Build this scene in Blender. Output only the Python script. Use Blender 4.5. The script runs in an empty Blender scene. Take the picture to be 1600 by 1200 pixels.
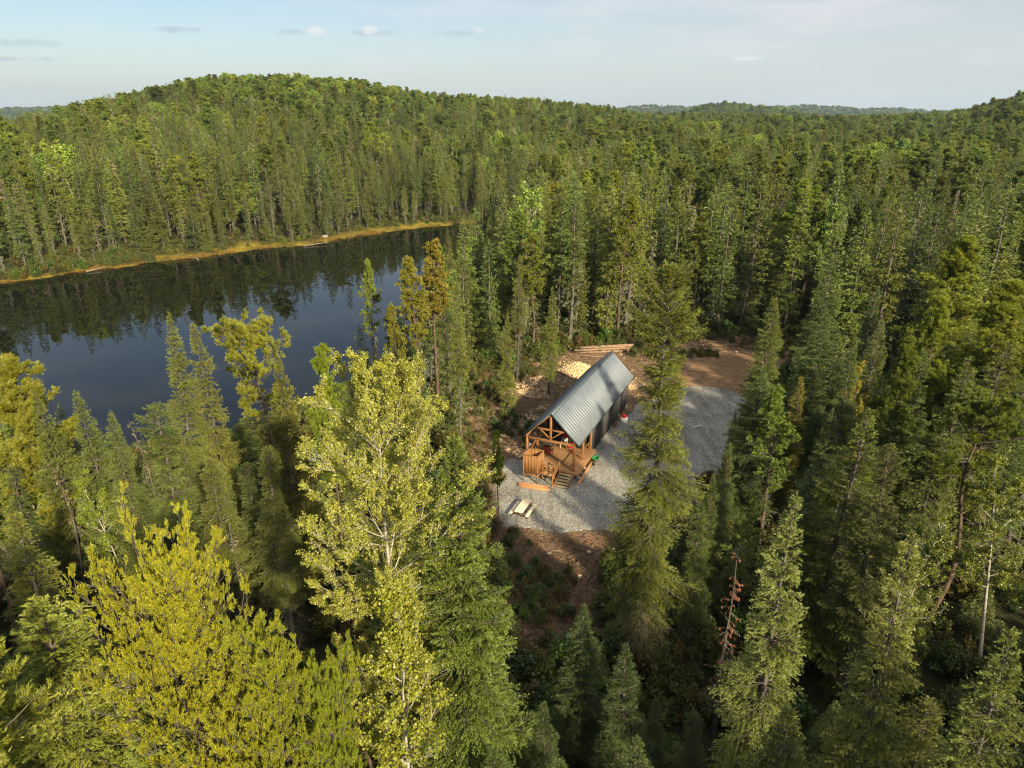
import bpy, math, numpy as np
from mathutils import Vector
R = math.radians
PI = math.pi
C = bpy.context.scene.collection
rng = np.random.default_rng(11)

# ------------------------------------------------------------------ camera, world, sun, exposure
F, H, PITCH = 1067.0, 33.0, R(21.5)
cp, sp = math.cos(PITCH), math.sin(PITCH)
cam = bpy.data.cameras.new('camera'); cam.lens = 36*F/1600; cam.sensor_width = 36
cam.clip_start = .5; cam.clip_end = 30000
co = bpy.data.objects.new('camera', cam); C.objects.link(co)
co.location = (0, 0, H); co.rotation_euler = (PI/2-PITCH, 0, 0)
sc = bpy.context.scene; sc.camera = co

SUN_AZ, SUN_EL = 30, 27            # azimuth: degrees to the right of straight behind the camera
sdir = Vector((math.sin(R(SUN_AZ))*math.cos(R(SUN_EL)), -math.cos(R(SUN_AZ))*math.cos(R(SUN_EL)), math.sin(R(SUN_EL))))
sl = bpy.data.lights.new('sun', 'SUN'); sl.energy = 4.7; sl.angle = R(2); sl.color = (1, .85, .57)
so = bpy.data.objects.new('sun', sl); C.objects.link(so); so.rotation_euler = sdir.to_track_quat('Z', 'Y').to_euler()
w = bpy.data.worlds.new('World'); sc.world = w; w.use_nodes = True
nt = w.node_tree; nt.nodes.clear()
def N(nt, t, **k):
    n = nt.nodes.new(t)
    for a, b in k.items(): setattr(n, a, b)
    return n
def build_world():
    out = N(nt, 'ShaderNodeOutputWorld'); bg = N(nt, 'ShaderNodeBackground'); bg.inputs[1].default_value = .057
    sky = N(nt, 'ShaderNodeTexSky', sky_type='NISHITA', sun_disc=False)
    sky.sun_elevation = R(SUN_EL); sky.sun_rotation = R(180-SUN_AZ)
    sky.air_density = 1.0; sky.dust_density = 1.6; sky.ozone_density = 1.2; sky.altitude = 300
    tc = N(nt, 'ShaderNodeTexCoord'); L = nt.links.new
    # high thin veil, whiter low down and to the right, plus small cumulus puffs low over the horizon
    sep = N(nt, 'ShaderNodeSeparateXYZ'); L(tc.outputs['Generated'], sep.inputs[0])
    mp = N(nt, 'ShaderNodeMapping'); mp.inputs['Scale'].default_value = (5, 5, 26); L(tc.outputs['Generated'], mp.inputs[0])
    nz = N(nt, 'ShaderNodeTexNoise'); nz.inputs['Scale'].default_value = 1.0; nz.inputs['Detail'].default_value = 6
    nz.inputs['Roughness'].default_value = .55; L(mp.outputs[0], nz.inputs[0])
    r1 = N(nt, 'ShaderNodeMapRange'); r1.inputs[1].default_value = .47; r1.inputs[2].default_value = .75; r1.inputs[4].default_value = .45
    L(nz.outputs[0], r1.inputs[0])
    rx = N(nt, 'ShaderNodeMapRange'); rx.inputs[1].default_value = -.35; rx.inputs[2].default_value = .35; rx.inputs[4].default_value = .42
    L(sep.outputs[0], rx.inputs[0])
    ad = N(nt, 'ShaderNodeMath', operation='ADD'); L(r1.outputs[0], ad.inputs[0]); L(rx.outputs[0], ad.inputs[1]); ad.use_clamp = True
    mx = N(nt, 'ShaderNodeMix', data_type='RGBA'); mx.inputs[7].default_value = (6.8, 6.6, 6.7, 1)
    L(ad.outputs[0], mx.inputs[0]); L(sky.outputs[0], mx.inputs[6])
    lo = N(nt, 'ShaderNodeMapRange', interpolation_type='SMOOTHSTEP'); lo.inputs[1].default_value = .115; lo.inputs[2].default_value = -.02; lo.inputs[3].default_value = .12; lo.inputs[4].default_value = .72
    L(sep.outputs[2], lo.inputs[0]); m4 = N(nt, 'ShaderNodeMix', data_type='RGBA'); m4.inputs[7].default_value = (5.5, 5.9, 6.3, 1)
    L(lo.outputs[0], m4.inputs[0]); L(mx.outputs[2], m4.inputs[6]); mx = m4
    up = N(nt, 'ShaderNodeMapRange', interpolation_type='SMOOTHSTEP'); up.inputs[1].default_value = .42; up.inputs[2].default_value = .85; up.inputs[4].default_value = .6  # bright overhead cloud, added out of view to lift and neutralise the fill light
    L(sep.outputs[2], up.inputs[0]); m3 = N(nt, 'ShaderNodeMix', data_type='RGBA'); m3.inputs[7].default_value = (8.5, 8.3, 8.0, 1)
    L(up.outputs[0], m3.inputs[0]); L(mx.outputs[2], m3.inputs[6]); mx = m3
    # cumulus puffs: soft lobes at chosen directions, broken by noise
    prev = mx.outputs[2]
    puffs = [(-.287, .101, .034, .0045), (-.262, .1025, .017, .0060), (-.178, .100, .036, .004), (-.184, .1025, .012, .0062), (-.060, .099, .046, .0050), (-.043, .102, .010, .0060), (-.44, .104, .036, .0048), (-.70, .088, .10, .0070), (-.69, .069, .09, .0040), (.31, .070, .02, .003)]
    n2 = N(nt, 'ShaderNodeTexNoise'); n2.inputs['Scale'].default_value = 45; n2.inputs['Detail'].default_value = 5; L(tc.outputs['Generated'], n2.inputs[0])
    dv = N(nt, 'ShaderNodeMath', operation='DIVIDE'); L(sep.outputs[0], dv.inputs[0]); L(sep.outputs[1], dv.inputs[1])
    dz = N(nt, 'ShaderNodeMath', operation='DIVIDE'); L(sep.outputs[2], dz.inputs[0]); L(sep.outputs[1], dz.inputs[1])
    for i, (a, b, wa, wb) in enumerate(puffs):
        def m(op, x, y):
            q = N(nt, 'ShaderNodeMath', operation=op)
            for s_, v_ in ((0, x), (1, y)):
                if isinstance(v_, (int, float)): q.inputs[s_].default_value = v_
                else: L(v_, q.inputs[s_])
            return q.outputs[0]
        x = m('DIVIDE', m('SUBTRACT', dv.outputs[0], a), wa); z = m('DIVIDE', m('SUBTRACT', dz.outputs[0], b), wb)
        d = m('ADD', m('MULTIPLY', x, x), m('MULTIPLY', z, z))
        d = m('ADD', d, m('MULTIPLY', m('SUBTRACT', n2.outputs[0], .5), 3.0))
        r = N(nt, 'ShaderNodeMapRange', interpolation_type='SMOOTHSTEP'); r.inputs[1].default_value = 1.3; r.inputs[2].default_value = -.6; r.inputs[4].default_value = .75
        r.inputs[3].default_value = 0; L(d, r.inputs[0])
        fr = m('MULTIPLY', r.outputs[0], m('GREATER_THAN', sep.outputs[1], 0.0))
        c_ = N(nt, 'ShaderNodeMix', data_type='RGBA'); wide = wa > .02
        c_.inputs[7].default_value = (3.8, 4.4, 5.1, 1) if wide else (7.6, 7.3, 7.3, 1)
        L(fr, c_.inputs[0]); L(prev, c_.inputs[6]); prev = c_.outputs[2]
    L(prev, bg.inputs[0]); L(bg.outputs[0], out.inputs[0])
build_world()
sc.view_settings.view_transform = 'Standard'; sc.view_settings.look = 'None'
sc.view_settings.gamma = 1; sc.view_settings.exposure = 1.15
sc.cycles.use_adaptive_sampling = False; sc.cycles.pixel_filter_type = 'BLACKMAN_HARRIS'; sc.cycles.filter_width = 1.15; sc.cycles.max_bounces = 6; sc.cycles.diffuse_bounces = 3; sc.cycles.transmission_bounces = 4; sc.cycles.glossy_bounces = 2
sc.cycles.transparent_max_bounces = 4; sc.cycles.volume_bounces = 0

# ------------------------------------------------------------------ pixel <-> world helpers (photograph pixels, 1600 x 1200)
def at(u, v, z):
    a = (u-800)/F; b = (v-600)/F
    d = (a, cp-b*sp, -sp-b*cp); t = (z-H)/d[2]
    return d[0]*t, d[1]*t
def proj(X, Y, Z):
    zc = Y*cp+(H-Z)*sp
    return 800+F*X/zc, 600+F*((H-Z)*cp-Y*sp)/zc
def interp(u, pts):
    p = np.array(pts, float); return np.interp(u, p[:, 0], p[:, 1])

# ------------------------------------------------------------------ terrain
WZ = -3.0
far_px = [(0, 443), (60, 436), (100, 429), (160, 420), (200, 416), (250, 409), (300, 404), (350, 397), (400, 390), (450, 386), (480, 383), (530, 374), (600, 363), (650, 357), (690, 353), (730, 350), (785, 347)]
near_px = [(775, 357), (745, 375), (715, 400), (690, 440), (665, 500), (655, 545), (600, 585), (540, 612), (480, 640), (400, 668), (330, 690), (200, 722), (60, 735), (-100, 745)]
lake = [at(u, v, WZ) for u, v in far_px]+[at(u, v, WZ) for u, v in near_px]
x0, y0 = lake[0]; xe, ye = lake[-1]
lake += [(xe-25, ye+0), (xe-60, ye+8), (x0-90, y0-30), (x0-45, y0-17)]
lake = np.array(lake)
def poly_sd(X, Y, poly):                        # signed distance, positive outside
    X = np.asarray(X, float); Y = np.asarray(Y, float)
    d = np.full(X.shape, 1e9); ins = np.zeros(X.shape, bool); n = len(poly)
    for i in range(n):
        ax, ay = poly[i]; bx, by = poly[(i+1) % n]
        ex, ey = bx-ax, by-ay; l = ex*ex+ey*ey
        t = np.clip(((X-ax)*ex+(Y-ay)*ey)/l, 0, 1)
        d = np.minimum(d, np.hypot(X-ax-t*ex, Y-ay-t*ey))
        c1 = (ay > Y) != (by > Y)
        if ey != 0: ins ^= c1 & (X < ex*(Y-ay)/ey+ax)
    return np.where(ins, -d, d)
clear_px = [(742, 585), (800, 572), (868, 556), (905, 543), (990, 533), (1100, 524), (1195, 526), (1262, 535), (1235, 580), (1185, 625), (1170, 700), (1120, 770), (1040, 830), (950, 885), (950, 1000), (880, 1040), (800, 1030), (775, 880), (765, 800), (738, 745), (715, 690), (722, 630)]
clearing = np.array([at(u, v, 0) for u, v in clear_px])
def smooth(t): t = np.clip(t, 0, 1); return t*t*(3-2*t)
def vnoise(X, Y, s, k=0):
    return (np.sin(X/s+k*1.7+1.3*np.sin(Y/s*.83+k))+np.sin(Y/s*1.13+k*2.1+1.1*np.sin(X/s*.71-k)))*.5
ridge_u = [-500, 0, 100, 150, 220, 300, 370, 450, 550, 640, 700, 830, 950, 1000, 1100, 1200, 1300, 1400, 1480, 1530, 1600, 1750, 2100]
ridge_v = [215, 186, 171, 158, 141, 128, 123, 122, 128, 141, 148, 156, 168, 176, 178, 179, 181, 180, 174, 162, 141, 120, 110]
ridge_D = [420, 480, 520, 560, 600, 640, 680, 700, 740, 780, 820, 900, 950, 950, 950, 950, 950, 850, 800, 760, 720, 650, 600]
start_D = [-500, 150, 0, 168, 400, 205, 700, 275, 850, 290, 1100, 260, 2100, 230]
def terrain(X, Y):
    X = np.asarray(X, float); Y = np.asarray(Y, float)
    Yc = np.maximum(Y, 20.); u = 800+F*X/(Yc*cp+14*sp)
    rv = np.interp(u, ridge_u, ridge_v); Dr = np.interp(u, ridge_u, ridge_D); Ys = np.interp(u, start_D[0::2], start_D[1::2])
    b = (rv-600)/F; slope = (-sp-b*cp)/(cp-b*sp)
    top = H+slope*Dr-21.
    t = (Y-Ys)/(Dr-Ys)
    hill = top*np.where(t < 1, np.sin(PI/2*np.clip(t, 0, 1))**1.25, 1)*(1-.85*smooth((Y-Dr)/(Dr*.9)))
    hill = hill+np.where(t > 0, 1, 0)*smooth(t*4)*2.2*vnoise(X, Y, 38)*np.clip(Dr/Yc, 0, 1)
    # far hills
    far = 0
    for D0, us, vs in ((2100, [-500, 900, 1040, 1090, 1130, 1175, 1240, 1310, 1420, 2100], [260, 260, 196, 168, 163, 167, 175, 196, 260, 260]),
                       (4300, [-500, -40, 60, 140, 230, 900, 960, 1010, 1080, 1180, 1260, 1340, 1400, 1460, 2100], [166, 170, 168, 168, 184, 178, 170, 165, 168, 168, 165, 170, 170, 174, 176])):
        fv = np.interp(u, us, vs); b2 = (fv-600)/F; sl2 = (-sp-b2*cp)/(cp-b2*sp); tp = np.maximum(H+sl2*D0-12, -2)
        far = np.maximum(far, tp*np.exp(-((Y-D0)/(D0*.16))**2))
    z = np.maximum(hill, far)
    sd = poly_sd(X, Y, lake)
    bank = WZ+.18+np.minimum(sd, 5)*.07+2.47*smooth((sd-3)/13)
    z = np.where(sd > 0, bank+z*smooth((sd-6)/40), WZ-.05+np.maximum(sd*.22, -3))
    cs = poly_sd(X, Y, clearing)
    z = z+.35*vnoise(X, Y, 5.5, 2)*smooth((sd-2)/8)*smooth((cs-1)/7)
    return z

def mesh_from(name, V, faces, mats=(), smooth_=False, mi=None, attrs=None):
    """faces: list of int arrays (n,k); mi: list of material index per block; attrs: {name: list of per-face arrays}"""
    me = bpy.data.meshes.new(name)
    V = np.asarray(V, np.float32).reshape(-1, 3)
    me.vertices.add(len(V)); me.vertices.foreach_set('co', V.ravel())
    loops = np.concatenate([np.asarray(f).ravel() for f in faces]).astype(np.int32)
    tot = np.concatenate([np.full(len(f), np.asarray(f).shape[1]) for f in faces]).astype(np.int32)
    start = np.concatenate([[0], np.cumsum(tot)[:-1]]).astype(np.int32)
    me.loops.add(len(loops)); me.loops.foreach_set('vertex_index', loops)
    me.polygons.add(len(tot)); me.polygons.foreach_set('loop_start', start)
    if mi is not None: me.polygons.foreach_set('material_index', np.concatenate([np.full(len(f), m) for f, m in zip(faces, mi)]).astype(np.int32))
    if smooth_: me.polygons.foreach_set('use_smooth', np.ones(len(tot), bool))
    for m in mats: me.materials.append(m)
    me.update(calc_edges=True)
    for k, v in (attrs or {}).items():
        a = me.attributes.new(k, 'FLOAT', 'FACE'); a.data.foreach_set('value', np.concatenate(v).astype(np.float32))
    return me
def link(name, me, parent=None, loc=None, **props):
    o = bpy.data.objects.new(name, me); C.objects.link(o)
    if parent: o.parent = parent
    if loc is not None: o.location = loc
    for k, v in props.items(): o[k] = v
    return o

# ------------------------------------------------------------------ materials
def mat(name):
    m = bpy.data.materials.new(name); m.use_nodes = True; m.node_tree.nodes.clear()
    return m, m.node_tree
def ramp(nt, stops):
    r = N(nt, 'ShaderNodeValToRGB'); e = r.color_ramp.elements
    while len(e) < len(stops): e.new(.5)
    for q, (p, c) in zip(e, stops): q.position = p; q.color = (*c, 1)
    return r
def noise(nt, scale, detail=4, rough=.6, vec=None, coord='Object'):
    n = N(nt, 'ShaderNodeTexNoise'); n.inputs['Scale'].default_value = scale; n.inputs['Detail'].default_value = detail; n.inputs['Roughness'].default_value = rough
    if vec is None:
        tc = N(nt, 'ShaderNodeTexCoord'); vec = tc.outputs[coord]
    nt.links.new(vec, n.inputs[0]); return n
def simple(name, stops, scale=3, rough=.8, bump=0, stretch=None, metallic=0, spec=.3, detail=5, bscale=None):
    m, t = mat(name); L = t.links.new
    out = N(t, 'ShaderNodeOutputMaterial'); b = N(t, 'ShaderNodeBsdfPrincipled'); L(b.outputs[0], out.inputs[0])
    b.inputs['Roughness'].default_value = rough; b.inputs['Metallic'].default_value = metallic; b.inputs['Specular IOR Level'].default_value = spec
    tc = N(t, 'ShaderNodeTexCoord'); vec = tc.outputs['Object']
    if stretch:
        mp = N(t, 'ShaderNodeMapping'); mp.inputs['Scale'].default_value = stretch; L(vec, mp.inputs[0]); vec = mp.outputs[0]
    n = noise(t, scale, detail, .6, vec); r = ramp(t, stops); L(n.outputs[0], r.inputs[0]); L(r.outputs[0], b.inputs['Base Color'])
    if bump:
        bp = N(t, 'ShaderNodeBump'); bp.inputs['Strength'].default_value = bump; bp.inputs['Distance'].default_value = .05
        if bscale: n = noise(t, bscale, detail, .6, vec)
        L(n.outputs[0], bp.inputs['Height']); L(bp.outputs[0], b.inputs['Normal'])
    return m
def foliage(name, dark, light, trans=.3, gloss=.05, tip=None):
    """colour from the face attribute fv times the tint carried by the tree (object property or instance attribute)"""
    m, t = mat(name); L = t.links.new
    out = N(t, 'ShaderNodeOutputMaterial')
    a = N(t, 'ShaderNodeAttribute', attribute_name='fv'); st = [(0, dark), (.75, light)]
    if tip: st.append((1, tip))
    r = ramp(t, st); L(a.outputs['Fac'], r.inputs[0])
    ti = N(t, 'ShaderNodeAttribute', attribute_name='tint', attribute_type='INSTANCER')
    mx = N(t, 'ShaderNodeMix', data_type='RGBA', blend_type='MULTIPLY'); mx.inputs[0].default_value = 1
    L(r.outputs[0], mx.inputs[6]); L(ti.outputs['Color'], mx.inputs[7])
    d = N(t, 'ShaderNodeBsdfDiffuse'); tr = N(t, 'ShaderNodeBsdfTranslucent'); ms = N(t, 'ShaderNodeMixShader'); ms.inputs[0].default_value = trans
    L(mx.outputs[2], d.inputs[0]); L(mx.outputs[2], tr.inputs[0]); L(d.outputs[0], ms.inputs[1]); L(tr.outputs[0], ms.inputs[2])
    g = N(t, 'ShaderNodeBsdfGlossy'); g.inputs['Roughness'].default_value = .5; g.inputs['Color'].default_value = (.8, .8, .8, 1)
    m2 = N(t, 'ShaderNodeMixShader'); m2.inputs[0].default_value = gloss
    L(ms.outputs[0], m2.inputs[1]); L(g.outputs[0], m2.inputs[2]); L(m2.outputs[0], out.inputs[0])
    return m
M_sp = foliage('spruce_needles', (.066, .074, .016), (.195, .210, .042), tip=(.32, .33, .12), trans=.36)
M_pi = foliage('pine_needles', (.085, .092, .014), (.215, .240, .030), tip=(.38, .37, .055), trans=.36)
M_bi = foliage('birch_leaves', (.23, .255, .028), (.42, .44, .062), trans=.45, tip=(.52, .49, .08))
M_dead = foliage('lichen_wisps', (.11, .10, .065), (.20, .20, .13), trans=.1)
M_grass = foliage('sedge_blades', (.14, .10, .015), (.30, .22, .03), trans=.3)
M_barkg = simple('grey_bark', [(.3, (.045, .038, .03)), (.55, (.11, .095, .078)), (.75, (.21, .19, .16))], 2.2, .9, .6, (3, 3, .6))
M_barkp = simple('pine_bark', [(.3, (.05, .033, .024)), (.55, (.11, .072, .05)), (.75, (.19, .13, .09))], 2.2, .9, .6, (3, 3, .6))
M_barkb = simple('birch_bark', [(.3, (.07, .06, .05)), (.40, (.26, .235, .19)), (.7, (.43, .405, .34))], 3.0, .7, .3, (1, 1, 3.5))
M_dwood = simple('bleached_deadwood', [(.3, (.10, .09, .072)), (.7, (.26, .235, .19))], 4, .9, .3)

# ------------------------------------------------------------------ vectorised tree growing
def unit(v): return v/np.maximum(np.linalg.norm(v, axis=-1, keepdims=True), 1e-9)
def rsph(r, n): return unit(r.normal(size=(n, 3)))
class Seg:                                       # curved shoots: P + D*L*t + Cv*t^2
    def __init__(s, P, D, L, Cv, r): s.P, s.D, s.L, s.C, s.r = P, D, L, Cv, r
    def pos(s, i, t): return s.P[i]+s.D[i]*(s.L[i]*t)[:, None]+s.C[i]*(t*t)[:, None]
    def dir(s, i, t): return unit(s.D[i]*s.L[i][:, None]+2*s.C[i]*t[:, None])
def tubes(s, K=4, S=4, tip=.15):
    n = len(s.L); t = np.linspace(0, 1, K); i = np.repeat(np.arange(n), K); tt = np.tile(t, n)
    P = s.pos(i, tt).reshape(n, K, 1, 3); D = s.dir(np.arange(n), np.full(n, .5))
    a = unit(np.cross(D, np.where(np.abs(D[:, 2:3]) > .9, [[1., 0, 0]], [[0, 0, 1.]]))); b = np.cross(D, a)
    th = np.arange(S)/S*2*PI
    ring = (np.cos(th)[None, :, None]*a[:, None]+np.sin(th)[None, :, None]*b[:, None])[:, None]
    V = P+ring*(s.r[:, None]*(1-(1-tip)*t)[None])[:, :, None, None]
    idx = np.arange(n*K*S).reshape(n, K, S); nx = np.roll(idx, -1, 2)
    Fq = np.stack([idx[:, :-1], nx[:, :-1], nx[:, 1:], idx[:, 1:]], -1).reshape(-1, 4)
    return V.reshape(-1, 3), Fq
def trunk_mesh(h, r, bend, S=8, K=14, seed=0):
    q = np.linspace(0, 1, K); z = q*h*.985-(q == 0)*.6
    x, y = bend(q*h); rr = r*(1-q)**.85*.97+.012+r*.35*np.exp(-q*h/.5)
    th = np.arange(S)/S*2*PI
    V = np.stack([x[:, None]+rr[:, None]*np.cos(th), y[:, None]+rr[:, None]*np.sin(th), np.repeat(z[:, None], S, 1)], -1)
    idx = np.arange(K*S).reshape(K, S); nx = np.roll(idx, -1, 1)
    return V.reshape(-1, 3), np.stack([idx[:-1], nx[:-1], nx[1:], idx[1:]], -1).reshape(-1, 4)
def needles(r, P, D, m, s, fv, wide=.34, spread=.75, jit=.0):
    n = len(P); i = np.repeat(np.arange(n), m); k = len(i)
    d = unit(D[i]+rsph(r, k)*spread); p = P[i]+rsph(r, k)*jit
    w_ = unit(np.cross(d, rsph(r, k)))*(s*wide*.5); l = s*r.uniform(.7, 1.25, k)[:, None]
    V = np.stack([p-w_, p+w_, p+d*l], 1).reshape(-1, 3)
    return V, np.arange(3*k).reshape(-1, 3), np.clip(fv[i]+r.normal(0, .12, k), 0, 1)
def leaves(r, P, s, fv, up=.5):
    n = len(P); nrm = unit(rsph(r, n)+np.array([0, 0, up])); a = unit(np.cross(nrm, rsph(r, n))); b = np.cross(nrm, a)
    l = (s*r.uniform(.7, 1.3, n))[:, None]
    V = np.stack([P-a*l*.5, P+b*l*.4+nrm*l*.08, P+a*l*.55, P-b*l*.4+nrm*l*.08], 1).reshape(-1, 3)
    return V, np.arange(4*n).reshape(-1, 4), np.clip(fv+r.normal(0, .15, n), 0, 1)
def bender(r, amt, lean=(0, 0)):
    a, b, c, d = r.uniform(-1, 1, 4); k = r.uniform(.25, .5)
    return lambda z: (amt*(a*np.sin(z*k)*.3+b*z*.045)+lean[0]*z*z, amt*(c*np.sin(z*k+2)*.3+d*z*.045)+lean[1]*z*z)
class Tree: pass                                  # trunk, crown, dead: lists of (V, faces, material, fv)
def pack(parts):
    V, Fs, mats, mi, fv, o = [], [], [], [], [], 0
    for v, f, m, a in parts:
        if len(v) == 0: continue
        V.append(v); Fs.append(f+o); o += len(v)
        if m not in mats: mats.append(m)
        mi.append(mats.index(m)); fv.append(np.full(len(f), .5) if a is None else a)
    return np.concatenate(V), Fs, mats, mi, fv
def pmesh(name, parts):
    V, Fs, mats, mi, fv = pack(parts); return mesh_from(name, V, Fs, mats, False, mi, {'fv': fv})
def trunk_at(bend, z): x, y = bend(z); return np.stack([x, y, z], -1)

def make_spruce(seed, h=18, Rr=1.7, cb=.25, s=.1, power=.8, droop=.35, dens=1., gap=.5, dead=1., club=0, leaf=M_sp, bark=M_barkg, bias=0., lichen=1.):
    r = np.random.default_rng(seed); T = Tree(); bend = bender(r, .5)
    tr = .0095*h; T.h = h
    near = s < .10; T.tip = bend(h)
    T.trunk = [(*trunk_mesh(h, tr, bend, 8 if near else 5, 16 if near else 7), bark, None)]
    z0 = cb*h; dz = (.05 if near else (.048 if s < .16 else .075 if s < .3 else .16))/dens
    nb = int((h-z0)/dz); t = np.sort(r.uniform(0, 1, nb)**.92); t = t+np.linspace(0, 1e-4, nb)
    whorl = .32; zz = z0+t*(h-z0)*.985; zz = zz*.5+.5*np.round(zz/whorl)*whorl; zz = np.minimum(zz, h*.99)
    az = r.uniform(0, 2*PI, nb)
    # lobed outline: branch length varies with height and bearing
    g = sum(np.sin(az*k1+zz*k2+r.uniform(0, 6.3)) for k1, k2 in ((1, 1.1), (2, .7), (1, 2.3), (3, 1.9)))/4
    prof = (1-t)**power*(.6+.4*np.clip(t/.18, 0, 1))
    if club: prof = prof*(1-.45*np.exp(-((t-.72)/.14)**2))+club*np.exp(-((t-.9)/.07)**2)*.22
    L = Rr*prof*(1+gap*g)*r.uniform(.7, 1.15, nb)+.16+.12*np.clip((1-t)*6, 0, 1)
    el = np.interp(t, [0, .5, .85, 1], [-.35, -.1, .35, 1.2])*1.0-droop*(1-t)*.5
    D = np.stack([np.cos(az)*np.cos(el), np.sin(az)*np.cos(el), np.sin(el)], -1)
    B = Seg(trunk_at(bend, zz), D, L, np.stack([np.zeros(nb), np.zeros(nb), L*.22*(1-t*.5)], -1)+r.normal(0, .04, (nb, 3))*L[:, None], .012+L*.012)
    T.branches = [(*tubes(B, 4 if near else 2, 3), bark, None)] if s < .16 else []
    # twigs
    dt = .050 if near else (.072 if s < .16 else .13 if s < .3 else .26)
    n_b = np.maximum(1, (L/dt).astype(int)); i = np.repeat(np.arange(nb), n_b)
    tt = r.uniform(.12, 1, len(i))**.85; side = r.choice([-1., 1.], len(i))
    bd = B.dir(i, tt); sv = unit(np.cross(bd, [0, 0, 1.]))*side[:, None]
    td = unit(bd*.75+sv*.8+np.stack([np.zeros(len(i)), np.zeros(len(i)), r.normal(-.12, .2, len(i))], -1))
    tl = (L[i]*(1-tt)*.55+.16)*r.uniform(.5, 1.2, len(i)); tl = np.minimum(tl, .75)
    W = Seg(B.pos(i, tt), td, tl, np.stack([np.zeros(len(i))]*2+[-tl*.18], -1), np.full(len(i), .004))
    ds = s*.5; n2 = np.maximum(1, (tl/ds).astype(int)); j = np.repeat(np.arange(len(i)), n2); t2 = r.uniform(0.1, 1.05, len(j))
    P = W.pos(j, t2); Dn = W.dir(j, t2)
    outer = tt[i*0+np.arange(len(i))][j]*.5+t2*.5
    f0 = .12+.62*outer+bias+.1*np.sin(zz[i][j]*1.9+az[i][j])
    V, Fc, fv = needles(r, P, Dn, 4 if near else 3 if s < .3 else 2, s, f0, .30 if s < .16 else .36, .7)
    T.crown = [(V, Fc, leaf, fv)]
    # leader
    lp = trunk_at(bend, np.linspace(h*.965, h*1.0, 8)); V, Fc, fv = needles(r, lp, np.tile([0, 0, 1.], (8, 1)), 10 if near else 4, s, np.full(8, .7+bias), .36, .8)
    T.crown.append((V, Fc, leaf, fv))
    # dead lower branches
    T.dead = []
    nd = int(dead*(60 if s < .16 else 22))
    if nd and cb > .04:
        zd = r.uniform(.08*h, z0+.12*h, nd); ad = r.uniform(0, 2*PI, nd); Ld = r.uniform(.3, 1, nd)*Rr*.85; e = r.uniform(-.5, .25, nd)
        Dd = np.stack([np.cos(ad)*np.cos(e), np.sin(ad)*np.cos(e), np.sin(e)], -1)
        X = Seg(trunk_at(bend, zd), Dd, Ld, r.normal(0, .12, (nd, 3))*Ld[:, None]-np.array([0, 0, .25])*Ld[:, None], np.full(nd, .014 if near else .022))
        T.dead = [(*tubes(X, 5 if near else 3, 3), M_dwood, None)]
        ns = 5; i = np.repeat(np.arange(nd), ns); tt = r.uniform(.3, .95, len(i)); l2 = Ld[i]*r.uniform(.15, .45, len(i))
        Y = Seg(X.pos(i, tt), unit(X.dir(i, tt)+rsph(r, len(i))*.8), l2, -np.array([0, 0, .2])*l2[:, None], np.full(len(i), .006 if near else .011))
        T.dead.append((*tubes(Y, 3 if near else 2, 3), M_dwood, None))
        if lichen:
            k = int(14*lichen) if near else int(4*lichen); i = r.integers(0, len(Y.L), k*nd); tt = r.uniform(0, 1, len(i))
            V, Fc, fv = needles(r, Y.pos(i, tt), np.tile([0, 0, -.9], (len(i), 1)), 2, s*1.1, np.full(len(i), .5), .3, .6)
            T.dead.append((V, Fc, M_dead, fv))
    return T

def kids(r, S, per, t0, t1, ang, kl, up, lmin=.05, curve=.1, rk=.45, taper=.6):
    n = len(S.L); i = np.repeat(np.arange(n), per); t = r.uniform(t0, t1, len(i)); pd = S.dir(i, t)
    q = unit(np.cross(pd, rsph(r, len(i)))); a = r.normal(ang, .18, len(i))[:, None]
    D = unit(pd*np.cos(a)+q*np.sin(a)+np.array([0, 0, up])); L = np.maximum(S.L[i]*kl*(1-taper*t)*r.uniform(.55, 1.2, len(i)), lmin)
    return Seg(S.pos(i, t), D, L, r.normal(0, curve, (len(i), 3))*L[:, None]+np.array([0, 0, curve*.8])*L[:, None], np.maximum(S.r[i]*rk, .003))

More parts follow.
